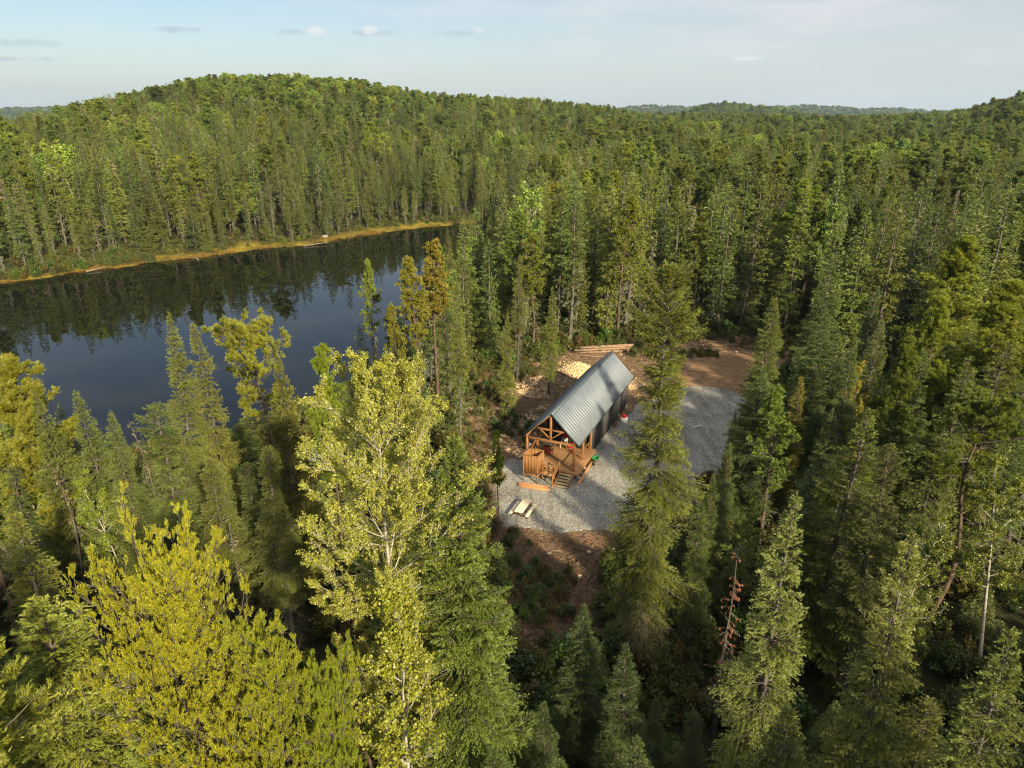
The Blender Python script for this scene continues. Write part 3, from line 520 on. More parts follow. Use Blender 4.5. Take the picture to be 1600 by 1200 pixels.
HERO = [
 ('spruce_tree', 'shaggy_spruce', 1042, 412, 26, 1.0, 1.0, (1.08, 1.12, .55), 'tall shaggy spruce hung with grey lichen in front of the right half of the gravel'),
 ('birch_tree', 'aspen_hero', 592, 552, 25, .4, 1.0, (1.0, .97, 1.0), 'large pale yellow-green birch with white limbs left of the cabin'),
 ('birch_tree', 'birch_young', 620, 905, 18.0, 2., .85, (.85, .85, .5), 'young birch with dark green and golden leaves under the large pale birch'),
 ('pine_tree', 'jack_a', 245, 868, 20, 0.6, .54, (1.55, 1.45, .62), 'broad bright yellow-green pine with a rounded crown in the lower left'),
 ('pine_tree', 'jack_b', 420, 985, 17.5, 2.5, .46, (1.3, 1.32, .66), 'yellow-green pine just right of the broad round-crowned one in the lower left'),
 ('pine_tree', 'jack_b', 510, 1030, 16, 4.1, .4, (1.2, 1.3, .6), 'slender yellow-green pine with a crooked tip below the large birch'),
 ('spruce_tree', 'cone_spruce', 62, 940, 18, 0, 1.15, (1.55, 1.60, .95), 'wide light green spruce crown full of cones in the bottom left corner'),
 ('spruce_tree', 'cone_spruce', 235, 1085, 15.5, 3, .8, (1.25, 1.4, .9), 'pale spruce tip low between the bottom left spruce and the yellow pine'),
 ('spruce_tree', 'tip_spruce_a', 1246, 768, 20, 0, .95, (1.5, 1.6, 1.55), 'pale blue-green spruce spire at the lower right, taller of the near pair'),
 ('spruce_tree', 'tip_spruce_b', 1418, 828, 19.5, 1, .9, (1.6, 1.58, 1.35), 'narrow pale spruce spire leaning right of the taller pale spire in the lower right'),
 ('spruce_tree', 'tip_spruce_a', 1604, 992, 18.5, 2.2, 1.15, (1.1, 1.2, .85), 'spruce half cut off by the bottom right edge of the photo'),
 ('fir_tree', 'fir_full', 715, 676, 22, 0, .95, (.90, 1.12, .62), 'full dark green fir with sweeping boughs between the large birch and the picnic table'),
 ('fir_tree', 'fir_full', 915, 945, 11.5, 2, .95, (.48, .66, .62), 'dark fir top below the brown brush in front of the yard'),
 ('fir_tree', 'fir_full', 985, 1010, 11.5, 4, .9, (.48, .66, .62), 'small dark fir beneath the lichen-hung spruce at the bottom'),
 ('spruce_tree', 'spruce_n0', 256, 488, 21, 0, .75, (1.15, 1.2, .85), 'slender olive spruce against the lake, leftmost of three tall near-shore trees'),
 ('spruce_tree', 'spruce_n1', 306, 503, 20, 2, .78, (1.25, 1.2, .8), 'slender spruce against the lake between the olive spire and the flat-topped pine'),
 ('pine_tree', 'pine_n2', 372, 480, 20.5, 1.1, .95, (1.3, 1.25, .8), 'flat-topped pine with bare crooked limbs standing against the lake'),
 ('fir_tree', 'fir_full', 432, 560, 18.5, 1, .72, (1.0, .95, .55), 'dense olive evergreen between the flat-topped pine and the large birch'),
 ('pine_tree', 'pine_n1', 28, 548, 19.5, 2.3, 1.0, (1.25, 1.15, .7), 'pine with a reaching side limb at the left edge of the photo by the water'),
 ('spruce_tree', 'spruce_n3', 62, 606, 18, .5, .75, (.95, 1.05, .75), 'dark green spruce just right of the left edge pine'),
 ('spruce_tree', 'spruce_n3', 112, 612, 18, 1.5, .8, (.9, 1.05, .85), 'dark spruce before the lake, second from the left edge pine'),
 ('spruce_tree', 'spruce_n0', 172, 640, 17, 2.5, .85, (.9, 1.05, .9), 'dark spruce before the lake beside the bare arching branch'),
 ('spruce_tree', 'spruce_n4', 240, 632, 17, 3.5, 1.25, (.85, 1.0, .85), 'dark spruce with a bare lower trunk under the leftmost tall near-shore spire'),
 ('spruce_tree', 'spruce_n1', 12, 800, 17, 1, 1.2, (1.2, 1.2, .7), 'shaggy olive spruce at the left edge above the coned spruce'),
 ('dead_tree', 'snag_n0', 74, 722, 14, 0, .8, (1.3, 1.0, .8), 'bare reddish dead trunk left of the bright yellow-green pine'),
 ('birch_tree', 'birch_slim', 36, 700, 13.5, 0, 1.1, (.7, .75, .5), 'small leafy birch with thin white stems near the left edge'),
 ('birch_tree', 'birch_slim', 118, 742, 13.5, 2, 1.0, (.6, .7, .45), 'dark leafy birch with a pale trunk behind the bare reddish trunk'),
 ('pine_tree', 'pine_n0', 500, 527, 18.5, 2, .62, (1.1, 1.3, .65), 'green pine top peeking over the left shoulder of the large birch'),
 ('pine_tree', 'pine_m3', 676, 366, 21, 2, 1.1, (1.35, 1.05, .85), 'tallest brown half-dead pine at the right end of the lake'),
 ('pine_tree', 'pine_m3', 640, 395, 20, 4, .95, (1.25, 1.1, .8), 'brownish pine with dead lower limbs just left of the tallest half-dead pine'),
 ('pine_tree', 'pine_m2', 576, 400, 18, 1, .72, (1.15, 1.3, .75), 'slim green pine standing alone against the water above the large birch'),
 ('pine_tree', 'pine_m2', 612, 470, 15.5, 3, .7, (1.1, 1.0, .7), 'olive pine between the slim green pine and the half-dead pines'),
 ('spruce_tree', 'spruce_m2', 712, 438, 18, 3, .9, (1.25, 1.3, .7), 'spruce with a long bare grey trunk left of the brush slope'),
 ('spruce_tree', 'spruce_m3', 655, 520, 11, 3, .9, (.6, .95, 1.0), 'small dark blue-green spruce under the half-dead pines'),
 ('spruce_tree', 'spruce_m3', 796, 490, 12, 2, .8, (1.35, 1.35, .7), 'small bright spruce with a bare stem at the edge of the brush slope'),
 ('spruce_tree', 'spruce_m0', 862, 448, 14, 2, 1.0, (1.3, 1.35, .7), 'bright green young spruce at the clearing edge above the firewood heap'),
 ('pine_tree', 'pine_m0', 886, 238, 22.5, 2, 1.0, (1.4, 1.35, .8), 'tall bright pine rising well above its neighbours behind the cabin roof'),
 ('spruce_tree', 'spruce_m1', 908, 358, 17, 1, .9, (1.25, 1.15, .75), 'narrow sunlit spruce just right of the tall bright pine behind the cabin'),
 ('spruce_tree', 'spruce_m5', 810, 398, 17, 1, .9, (1.1, 1.1, .8), 'spruce with a grey lower trunk behind the brush slope'),
 ('pine_tree', 'pine_m2', 1056, 212, 22, 2, 1.05, (1.35, 1.3, .75), 'full bright pine directly behind the tip of the lichen-hung spruce'),
 ('dead_tree', 'snag_m0', 1122, 238, 20, 2, 1.2, (1.2, 1.1, 1.0), 'tall grey half-bare snag right of the full bright pine'),
 ('pine_tree', 'pine_m0', 1232, 205, 22, 5, 1.1, (1.2, 1.25, .75), 'broad pine with a reddish trunk above the dirt track'),
 ('spruce_tree', 'spruce_m2', 1182, 338, 17, 5, 1.05, (1.45, 1.4, 1.1), 'pale grey-green spruce with a thin bare base behind the dirt track'),
 ('spruce_tree', 'spruce_m1', 1228, 330, 18, 3, 1., (1.1, 1.05, .8), 'dull olive spruce right of the pale grey-green one behind the dirt track'),
 ('spruce_tree', 'spruce_m5', 1290, 300, 19, 3, 1., (1.2, 1.0, .8), 'tall brownish spruce with a bare stem behind the blue-green spruces'),
 ('pine_tree', 'pine_m1', 1400, 168, 24, 3, 1.25, (.75, .95, .75), 'dark broad pine breaking the skyline at the right'),
 ('spruce_tree', 'spruce_n0', 1210, 463, 19.5, 1.2, 1.05, (1.1, 1.25, .85), 'pointed spruce in front of the dirt track right of the yard'),
 ('spruce_tree', 'spruce_n3', 1190, 572, 15, 2.2, 1.15, (.75, 1.0, .85), 'dark dense spruce just below the pointed one beside the gravel'),
 ('spruce_tree', 'spruce_n1', 1256, 588, 14, 3.2, .9, (1.6, 1.3, .5), 'thin yellowish spruce right of the dark dense spruce beside the gravel'),
 ('spruce_tree', 'spruce_n3', 1148, 640, 8, 1.2, .6, (.75, 1.0, .9), 'thin sapling spruce standing on the far part of the gravel'),
 ('spruce_tree', 'spruce_n3', 1302, 400, 19, 4.2, 1.0, (.85, 1.1, 1.0), 'blue-green spruce, tallest of the cluster right of the dirt track'),
 ('spruce_tree', 'spruce_n3', 1288, 482, 17.5, 5.2, 1.1, (.75, 1.05, 1.05), 'dark blue spruce in the cluster right of the dirt track, below the tallest'),
 ('spruce_tree', 'spruce_n0', 1312, 520, 17, .2, 1.05, (.8, 1.05, 1.0), 'broad blue-green spruce front of the cluster right of the dirt track'),
 ('birch_tree', 'birch_slim', 1340, 565, 15, .2, .7, (1.0, .8, .2), 'slim birch with golden leaves tangled among the blue-green spruces'),
 ('spruce_tree', 'spruce_n0', 1342, 528, 17.5, 1.6, .8, (.9, 1.1, .9), 'dark spruce above the golden leaves right of centre'),
 ('spruce_tree', 'spruce_n3', 1378, 502, 17.5, 1.9, .95, (1.05, 1.2, .95), 'green spruce spire right of the golden leaves'),
 ('spruce_tree', 'spruce_m3', 1376, 446, 15, 1.9, .9, (.55, .9, .85), 'dark blue spruce standing back between the cluster and the big right pines'),
 ('pine_tree', 'white_pine', 1478, 458, 20, .9, .8, (1.25, 1.35, .7), 'green pine in front of the big pale pine at the right'),
 ('pine_tree', 'white_pine', 1520, 360, 23, 3, 1.15, (1.4, 1.45, .85), 'big pale green pine with a wide crown near the right edge'),
 ('pine_tree', 'white_pine', 1590, 430, 21.5, 4, 1.2, (1.3, 1.35, .8), 'wide pale pine touching the right edge of the photo'),
 ('pine_tree', 'white_pine', 1420, 520, 18, 5, .75, (.85, .95, .6), 'olive pine left of the green pine in the right half'),
 ('pine_tree', 'pine_n2', 1580, 600, 18, 2, 1.1, (.9, 1.0, .6), 'dark pine at the right edge below the wide pale ones'),
 ('spruce_tree', 'spruce_n3', 1348, 640, 18, 2, 1.2, (1.0, 1.15, .6), 'full green spruce behind the tallest near spire'),
 ('spruce_tree', 'spruce_n3', 1270, 728, 14, 2.7, .9, (.65, .95, 1.1), 'small blue spruce top just above the tallest near spire'),
 ('spruce_tree', 'spruce_n2', 1400, 700, 17, 3, 1.1, (.75, .8, .55), 'drooping dark spruce hung with grey branches in the right forest'),
 ('spruce_tree', 'spruce_n1', 1112, 738, 11, 1, .9, (.85, 1.05, .7), 'short green spruce at the lower right edge of the gravel'),
 ('spruce_tree', 'spruce_n0', 1140, 690, 11, 2, .9, (.8, 1.0, .8), 'short dark spruce at the right edge of the gravel, above the green one'),
 ('spruce_tree', 'spruce_n0', 1100, 770, 12, 3, .9, (.8, 1.0, .7), 'dark green spruce right of the lichen-hung spruce'),
 ('dead_tree', 'snag_n1', 1150, 858, 13, 3, 1.0, (1.6, .55, .35), 'dead spruce with rust-red twigs left of the tallest near spire'),
 ('birch_tree', 'birch_slim', 1172, 800, 9, 3, 1.3, (.55, .65, .4), 'bushy dark green birch right of the lichen-hung spruce'),
 ('pine_tree', 'pine_n0', 775, 668, 9, 3, .62, (1.0, 1.3, .8), 'small green pine at the edge of the brush slope left of the shower stall'),
 ('birch_tree', 'birch_slim', 1500, 800, 15, 4, 1.0, (.45, .5, .3), 'leaning birch with a pale trunk in the dark wood at the lower right'),
 ('birch_tree', 'birch_slim', 1560, 700, 15, 1, 1.2, (.5, .55, .3), 'dark leafy birch above the leaning birch at the right edge'),
 ('spruce_tree', 'spruce_n2', 330, 720, 15, 1, 1.2, (.95, .95, .6), 'dark spruce with bare hanging branches above the yellow-green pines'),
 ('spruce_tree', 'spruce_n2', 415, 700, 16, 3, 1.1, (.9, .95, .6), 'shadowed spruce behind the dead limbs left of the large birch'),
 ('dead_tree', 'snag_n1', 352, 800, 12, 3, 1.1, (1., 1., .8), 'grey bare dead tree hanging over the yellow-green pine'),
 ('dead_tree', 'snag_n0', 205, 650, 14, 1, 1.0, (1.1, 1., .85), 'bare grey tree with arching limbs in front of the water'),
]
for kind, lib, u, v, h, rz, rs, tint, lab in HERO:
    lean = {(1246, 770): (0, 0)}.get((u, v), (hr_.normal(0, .012), hr_.normal(0, .012)))
    _, p = place_top(kind, lib, u, v, h, rz=rz, rs=rs, tint=tint, label=lab, tilt=lean); taken.append(p)

# forest: jittered grid, cell size growing with distance
def scatter():
    pts = []
    def zone(y0, y1, cell, margin, x_lim=None):
        xr = (y1*.8+40+margin) if x_lim is None else x_lim
        gx, gy = np.meshgrid(np.arange(-xr, xr, cell), np.arange(y0, y1, cell))
        x = gx.ravel()+rng.uniform(-.46, .46, gx.size)*cell; y = gy.ravel()+rng.uniform(-.46, .46, gx.size)*cell
        k = np.abs(x) < (np.maximum(y, 0)*.83+26+margin); return np.stack([x[k], y[k], np.full(k.sum(), cell)], -1)
    pts = [zone(-42, 8, 4.6, 25), zone(8, 78, 2.9, 8), zone(78, 150, 4.0, 6), zone(150, 330, 4.4, 8), zone(330, 1010, 6.6, 10), zone(1010, 2400, 17, 40), zone(2400, 4700, 40, 60)]
    return np.concatenate(pts)
P = scatter(); X, Y, CELL = P.T
sdl = poly_sd(X, Y, lake); csd = poly_sd(X, Y, clearing); Z = terrain(X, Y)
keep = (sdl > np.where(Y > 110, 3.6, 2.5)) & (csd > 1.2)
keep &= ~((np.hypot(X, Y) < 9))
# sedge bank on the far side is open: trees start farther up
far_side = Y > at(700, 353, WZ)[1]*.55+np.abs(X)*0
keep &= ~((sdl < 7.5) & (Y > 110) & (X < 0) & (rng.uniform(size=len(X)) < .25))
tk = np.array(taken)
near = Y < 130
for k in np.where(near & keep)[0]:
    if np.min(np.hypot(tk[:, 0]-X[k], tk[:, 1]-Y[k])) < 1.7: keep[k] = False
X, Y, Z, CELL, sdl, csd = (a[keep] for a in (X, Y, Z, CELL, sdl, csd)); n = len(X)
big = vnoise(X, Y, 21, 1)
u0 = 800+F*X/(np.maximum(Y, 5)*cp+14*sp)
# share of kinds: broadleaf on the hill tops, pine in bands, spruce elsewhere
hillness = smooth((Z-14)/26)
pb = .04+.50*hillness*(big > -.3)+.10*(Y > 150); pb = np.where((Y > 75) & (Y < 300) & (Z < 14), .03, pb)
pp = np.where(Y > 60, .12+.16*smooth((u0-600)/500)*(Y > 130)+.2*hillness, .14)
rr = rng.uniform(size=n); kind = np.where(rr < pb, 2, np.where(rr < pb+pp, 1, 0)); kind = np.where((sdl < 20) & (Y > 110) & (rr < .85), 0, kind); kind = np.where((rng.uniform(size=n) < .05) & (Y > 60), 3, kind)
hgt = rng.normal(18, 3.3, n)+1.6*(Y > 78); hgt = np.where(kind == 1, hgt+1.5, hgt); hgt = np.where(kind == 2, hgt-2, hgt)
hgt = np.where((sdl < 16) & (Y > 110), hgt*rng.uniform(.45, .95, n), hgt)*(1+.12*big)
small = rng.uniform(size=n) < .22; hgt = np.where(small, hgt*rng.uniform(.3, .6, n), hgt); hgt = np.clip(hgt, 4, 25)
hgt = np.where(Y > 330, hgt*.92, hgt)
# near the camera the canopy must stay under the lines of sight the photograph shows
vlim = [(-400, 610), (0, 615), (60, 635), (150, 660), (205, 705), (300, 680), (345, 690), (400, 690), (450, 650), (478, 800), (560, 840), (700, 820), (728, 1020), (790, 1085), (960, 1085), (1000, 1000), (1060, 880), (1100, 770), (1135, 720), (1180, 640), (1230, 600), (1300, 560), (1400, 530), (1480, 500), (1620, 470), (2200, 420)]
nearF = (Y > 8) & (Y < 78)
def hmax(x, y, z, vl):                           # tallest tree here whose tip stays at or below row vl
    b = (vl-600)/F; s_ = (-sp-b*cp)/(cp-b*sp); return H+s_*y-z
ul = 800+F*X/(np.maximum(Y, 5)*cp+14*sp)
vl_ = interp(ul, vlim); vl_ = np.where((Y < 44) & (ul > 1000), np.maximum(vl_, interp(ul, [(1000, 1000), (1080, 900), (1130, 900), (1180, 1010), (1300, 960), (1340, 1020), (1500, 900), (1620, 860)])), vl_); vl_ = np.where((Y < 44) & (ul > 720), np.maximum(vl_, 1060), vl_); vl_ = np.where((Y < 36) & (ul < 720), np.maximum(vl_, 1000), vl_)
hm = hmax(X, Y, Z, vl_+rng.uniform(0, 110, n)**1.0)
hgt2 = np.where(nearF, np.minimum(hgt, hm), hgt)
tipv = [(300, 640), (480, 620), (520, 560), (560, 470), (600, 450), (640, 430), (675, 395), (700, 340), (730, 300), (745, 200)]
tipF = (Y >= 78) & (Y < 245) & (ul < 745) & ((Y < 140) | (ul > 640)) & (Y < 140+np.clip(ul-640, 0, 200)*1.1)
hgt2 = np.where(tipF, np.minimum(hgt2, hmax(X, Y, Z, interp(ul, tipv)+rng.uniform(0, 60, n))), hgt2)
# trees just behind the near shore, right of the lake
alive = hgt2 > 3.2
behind = (Y <= 8); hgt2 = np.where(behind, np.minimum(hgt2, np.where(X > -5, 11, 15)), hgt2); alive &= ~(behind & (np.abs(X) < 6) & (Y > -8))
# nothing tall inside the view wedge right under the camera
alive &= ~((Y > 0) & (Y < 22) & (hgt2 > 14) & (np.abs(X) < Y*.9+4))
# keep saplings out of the open brush slope and its view
X, Y, Z, CELL, sdl, csd, kind, hgt, big, hillness = (a[alive] for a in (X, Y, Z, CELL, sdl, csd, kind, hgt2, big, hillness)); n = len(X)
dist = np.sqrt(X**2+Y**2+(H-Z)**2)
# tints
base = {0: np.array([.93, 1.06, .82]), 1: np.array([.80, .92, .72]), 2: np.array([.50, .64, .55]), 3: np.array([1.1, 1, .85])}
tint = np.stack([base[k] for k in kind]); v1 = np.clip(rng.normal(0, 1, n), -1.5, 1.3); v2 = np.clip(rng.normal(0, 1, n), -1.8, 1.5)
tint = tint*np.exp(.27*v2+.14*big)[:, None]*np.stack([np.exp(.13*v1), np.exp(.02*v1), np.exp(-.12*v1)], -1)
cap = Y < 78; tint[cap] = tint[cap]/np.maximum(tint[cap].max(1)/1.15, 1)[:, None]
cc = (Y > 8) & (Y < 52) & (800+F*X/(np.maximum(Y, 5)*cp+14*sp) > 740) & (800+F*X/(np.maximum(Y, 5)*cp+14*sp) < 1180); tint[cc] = np.array([.62, .80, .62])*np.exp(.12*v2[cc])[:, None]
fire = (rng.uniform(size=n) < .006) & (kind == 2) & (Y > 300); tint[fire] = tint[fire]*np.array([1.3, .75, .7])
rot = rng.uniform(0, 2*PI, n); rs = np.where(kind == 1, rng.uniform(.95, 1.45, n), rng.uniform(1.0, 1.55, n))*np.where(CELL > 5, 1.35, 1.)*np.where(CELL > 10, 1.6, 1.)*np.where(CELL > 30, 1.5, 1.)
order_score = dist*np.where((Y > 110) & (sdl < 18), .62, 1.)*np.where(Y < 3, 20, 1.)/(hgt/18)**.4
KN = ['spruce_tree', 'pine_tree', 'birch_tree', 'dead_tree']; WORD = ['spruce', 'pine', 'birch', 'dead tree']
nh = [sum(1 for q in HERO if q[0] == k) for k in KN]
indiv = np.zeros(n, bool)
for k in range(4):
    i = np.where(kind == k)[0]; i = i[np.argsort(order_score[i])][:298-nh[k]]; indiv[i] = True
NV = {0: dict(n=['spruce_n%d' % i for i in range(5)], m=['spruce_m%d' % i for i in range(6)], f=['spruce_f%d' % i for i in range(6)], v=['spruce_v%d' % i for i in range(4)]),
      1: dict(n=['pine_n%d' % i for i in range(3)], m=['pine_m%d' % i for i in range(4)], f=['pine_f%d' % i for i in range(4)], v=['pine_v%d' % i for i in range(3)]),
      2: dict(n=['birch_young', 'birch_slim'], m=['birch_m0', 'birch_m1'], f=['birch_f%d' % i for i in range(3)], v=['birch_v0', 'birch_v1']),
      3: dict(n=['snag_n0', 'snag_n1'], m=['snag_m0'], f=['snag_f0'], v=['snag_f0'])}
pick = rng.integers(0, 60, n)
def words(k, i):
    t = tint[i]; b = t.mean()/base[k].mean(); w_ = t[0]/t[2]/(base[k][0]/base[k][2])
    tone = ('pale ' if b > 1.15 else 'dark ' if b < .84 else '')+(('golden-olive' if w_ > 1.25 else 'blue-green' if w_ < .8 else 'green') if k != 3 else 'grey')
    size = 'tall' if hgt[i] > 19.5 else 'short' if hgt[i] < 12 else 'medium-height'
    x, y = X[i], Y[i]; uu, vv = proj(x, y, Z[i]+hgt[i]*.5)
    if y > 110 and sdl[i] < 18 and x < 0: zone = 'on the far lake bank'
    elif y < 8: zone = 'behind the viewpoint'
    elif y < 75: zone = 'in the near wood left of the cabin' if uu < 720 else 'in the near wood below the yard' if uu < 1000 else 'in the near wood right of the yard'
    elif y < 130: zone = 'beside the right end of the lake' if uu < 760 else 'behind the cabin clearing' if uu < 1250 else 'behind the blue-green spruces'
    elif uu < 700: zone = 'on the hillside above the lake'
    else: zone = 'deep in the forest'
    third = ', '+('far left' if uu < 200 else 'left' if uu < 480 else 'left of centre' if uu < 760 else 'centre' if uu < 1000 else 'right of centre' if uu < 1250 else 'right' if uu < 1450 else 'far right')
    if y < 75 or 'centre' in zone: third = (', nearer' if y < 45 else ', farther back')
    return '%s %s %s %s%s' % (size, tone, WORD[k], zone, third), '%ss %s' % (WORD[k], zone), uu
LAB = {}
for i in np.where(indiv)[0]:
    l_, g_, u_ = words(int(kind[i]), i); LAB.setdefault(l_, []).append((u_, i, g_))
ORD = 'leftmost second third fourth fifth sixth seventh eighth ninth tenth eleventh twelfth thirteenth fourteenth fifteenth sixteenth seventeenth eighteenth nineteenth twentieth'.split()
OUT = {}
for l_, q in LAB.items():
    q.sort()
    for j, (u_, i, g_) in enumerate(q): OUT[i] = (l_ if len(q) == 1 else (ORD[0] if j == 0 else (ORD[j] if j < 20 else '%dth' % (j+1))+'-from-left')+' '+l_, g_)
for i in np.where(indiv)[0]:
    k = int(kind[i]); lod = 'n' if dist[i] < 52 and Y[i] > 4 else 'm' if dist[i] < 190 else 'f'
    if Y[i] <= 4: lod = 'm'
    ls = NV[k][lod]; lab, grp = OUT[i]
    if k == 0 and Y[i] > 110 and sdl[i] < 16: ls = ls[3:5]
    place(KN[k], ls[pick[i] % len(ls)], float(X[i]), float(Y[i]), float(hgt[i]), rz=float(rot[i]), rs=float(rs[i]), tint=tint[i], label=lab, group=grp, z=float(Z[i])-.1, tilt=(float(rng.normal(0, .02)), float(rng.normal(0, .02))))

# the rest of each kind: one object of instances
def instancer(name, sources, xyz, scale, rz, tn, pk, label, cat):
    """points -> Instance on Points, picking among the source meshes; sources live in a collection that is not linked to the scene"""
    col = bpy.data.collections.new(name+'_sources')
    for q, me in enumerate(sources):
        o = bpy.data.objects.new('%s_source' % name, me); o.name = 'src_%s_%02d' % (name, q); col.objects.link(o)
    me = bpy.data.meshes.new(name); nn = len(xyz); me.vertices.add(nn); me.vertices.foreach_set('co', np.asarray(xyz, np.float32).ravel())
    a = me.attributes.new('scl', 'FLOAT_VECTOR', 'POINT'); a.data.foreach_set('vector', np.asarray(scale, np.float32).ravel())
    a = me.attributes.new('rot', 'FLOAT_VECTOR', 'POINT'); a.data.foreach_set('vector', np.asarray(rz, np.float32).ravel())
    a = me.attributes.new('tint', 'FLOAT_VECTOR', 'POINT'); a.data.foreach_set('vector', np.asarray(tn, np.float32).ravel())
    a = me.attributes.new('pick', 'INT', 'POINT'); a.data.foreach_set('value', np.asarray(pk, np.int32))
    ng = bpy.data.node_groups.new(name, 'GeometryNodeTree'); ng.interface.new_socket('Geometry', in_out='INPUT', socket_type='NodeSocketGeometry'); ng.interface.new_socket('Geometry', in_out='OUTPUT', socket_type='NodeSocketGeometry')
    gi = N(ng, 'NodeGroupInput'); go = N(ng, 'NodeGroupOutput'); L = ng.links.new
    ci = N(ng, 'GeometryNodeCollectionInfo'); ci.inputs['Collection'].default_value = col; ci.inputs['Separate Children'].default_value = True; ci.inputs['Reset Children'].default_value = True
    ip = N(ng, 'GeometryNodeInstanceOnPoints'); ip.inputs['Pick Instance'].default_value = True
    def na(nm, dt): q = N(ng, 'GeometryNodeInputNamedAttribute', data_type=dt); q.inputs['Name'].default_value = nm; return q.outputs[0]
    L(gi.outputs[0], ip.inputs['Points']); L(ci.outputs[0], ip.inputs['Instance']); L(na('pick', 'INT'), ip.inputs['Instance Index'])
    e2 = N(ng, 'FunctionNodeEulerToRotation'); L(na('rot', 'FLOAT_VECTOR'), e2.inputs[0]); L(e2.outputs[0], ip.inputs['Rotation'])
    L(na('scl', 'FLOAT_VECTOR'), ip.inputs['Scale']); L(ip.outputs[0], go.inputs[0])
    o = link(name, me, kind='stuff', label=label, category=cat); md = o.modifiers.new('instances', 'NODES'); md.node_group = ng
    return o
for k, nm in enumerate(['spruce_forest', 'pine_forest', 'birch_forest', 'snag_forest']):
    i = np.where((kind == k) & ~indiv)[0]
    if not len(i): continue
    fs, vs = NV[k]['f'], NV[k]['v']; ms = NV[k]['f']; src = [LIB[q]['all'] for q in fs]+[LIB[q]['all'] for q in vs]; hs = np.array([LIB[q]['h'] for q in fs+vs])
    pk = np.where(dist[i] < 1000, pick[i] % len(fs), len(fs)+pick[i] % len(vs)); s_ = hgt[i]/hs[pk]
    instancer(nm, src, np.stack([X[i], Y[i], Z[i]-.1], -1), np.stack([s_*rs[i], s_*rs[i], s_], -1), np.stack([0*s_, 0*s_, rot[i]], -1), tint[i], pk,
              'the remaining mass of distant %ss filling the forest beyond' % WORD[k], 'forest')
print('trees', n, 'indiv', indiv.sum(), 'time', round(time.time()-_t0, 1))
#@@PART3
# ------------------------------------------------------------------ undergrowth, sedge, brush and chips
def leafpile(key, T): return pmesh(key, T.trunk+T.branches+T.crown)
SHR = [leafpile('shrub_%d' % k, make_broad(950+k, h=1.5, Rr=.95, cb=.08, s=.12 if k < 3 else .2, n1=16, n2=5, n3=3, nl=7, bark=M_barkg, tr=.012, low=.9)) for k in range(4)]
SAP = [pmesh('sapling_%d' % k, (lambda T: T.trunk+T.branches+T.crown)(make_spruce(960+k, h=2.2, Rr=.8, cb=.03, s=.12, dens=1.6, dead=0))) for k in range(3)]
def blade_patch(seed, n=150, h=.55, R0=.8):
    r = np.random.default_rng(seed); P0 = np.stack([r.normal(0, R0*.5, n), r.normal(0, R0*.5, n), np.zeros(n)], -1)
    d = unit(np.array([0, 0, 1.])+r.normal(0, .35, (n, 3))); sd_ = unit(np.cross(d, rsph(r, n)))*.035; l = h*r.uniform(.5, 1.1, n)[:, None]
    V = np.stack([P0-sd_, P0+sd_, P0+d*l], 1).reshape(-1, 3); return pmesh('sedge_%d' % seed, [(V, np.arange(3*n).reshape(-1, 3), M_grass, r.uniform(0, 1, n))])
SED = [blade_patch(k) for k in range(3)]
CAB = (3.67, 59.35); CX, CY = np.array([.912, -.410]), np.array([.410, .912])
def cab_local(x, y): return (x-CAB[0])*CX[0]+(y-CAB[1])*CX[1], (x-CAB[0])*CY[0]+(y-CAB[1])*CY[1]
r = np.random.default_rng(77)
def cand(y0, y1, n, xr=.83): y = r.uniform(y0, y1, n); x = r.uniform(-1, 1, n)*(y1*xr+15); k = np.abs(x) < y*xr+15; return x[k], y[k]
x, y = cand(8, 180, 60000); sd = poly_sd(x, y, lake); cs = poly_sd(x, y, clearing); gs = poly_sd(x, y, np.array([at(u, v, 0) for u, v in gravel_px]))
uu, vv = proj(x, y, 0*x); brush = (cs < 0) & (gs > 1.0) & ((uu < 900) | (vv < 560)) & ((vnoise(x, y, 3.3, 1) > -.15) | (cs > -3)) & (np.hypot((uu-870)/75, (vv-625)/40) > 1) & (np.hypot(uu-905, (vv-580)*1.6) > 45)
lx_, ly_ = cab_local(x, y); brush &= ~((np.abs(lx_) < 4) & (ly_ > -3) & (ly_ < 22))
k = (sd > .8) & ((cs > -.6) | brush) & (r.uniform(size=len(x)) < np.where((cs < 5) | (sd < 9), .9, .42)); x, y, sd = x[k], y[k], sd[k]; z = terrain(x, y); nn = len(x)
s = r.uniform(.5, 1.25, nn); sap = r.uniform(size=nn) < .25
tn = np.stack([r.uniform(.16, .42, nn), r.uniform(.22, .42, nn), r.uniform(.15, .4, nn)], -1)
tn[sap] = np.array([.95, 1.1, .8])*r.uniform(.6, 1.2, sap.sum())[:, None]
s = np.where(brush[k], s*.5, s)
pk = np.where(sap, 4+r.integers(0, 3, nn), r.integers(0, 4, nn))
instancer('undergrowth', SHR+SAP, np.stack([x, y, z-.05], -1), np.stack([s, s, s], -1), np.stack([0*s, 0*s, r.uniform(0, 6.28, nn)], -1), tn, pk, 'dense low green shrubs and fir seedlings covering the forest floor', 'undergrowth')
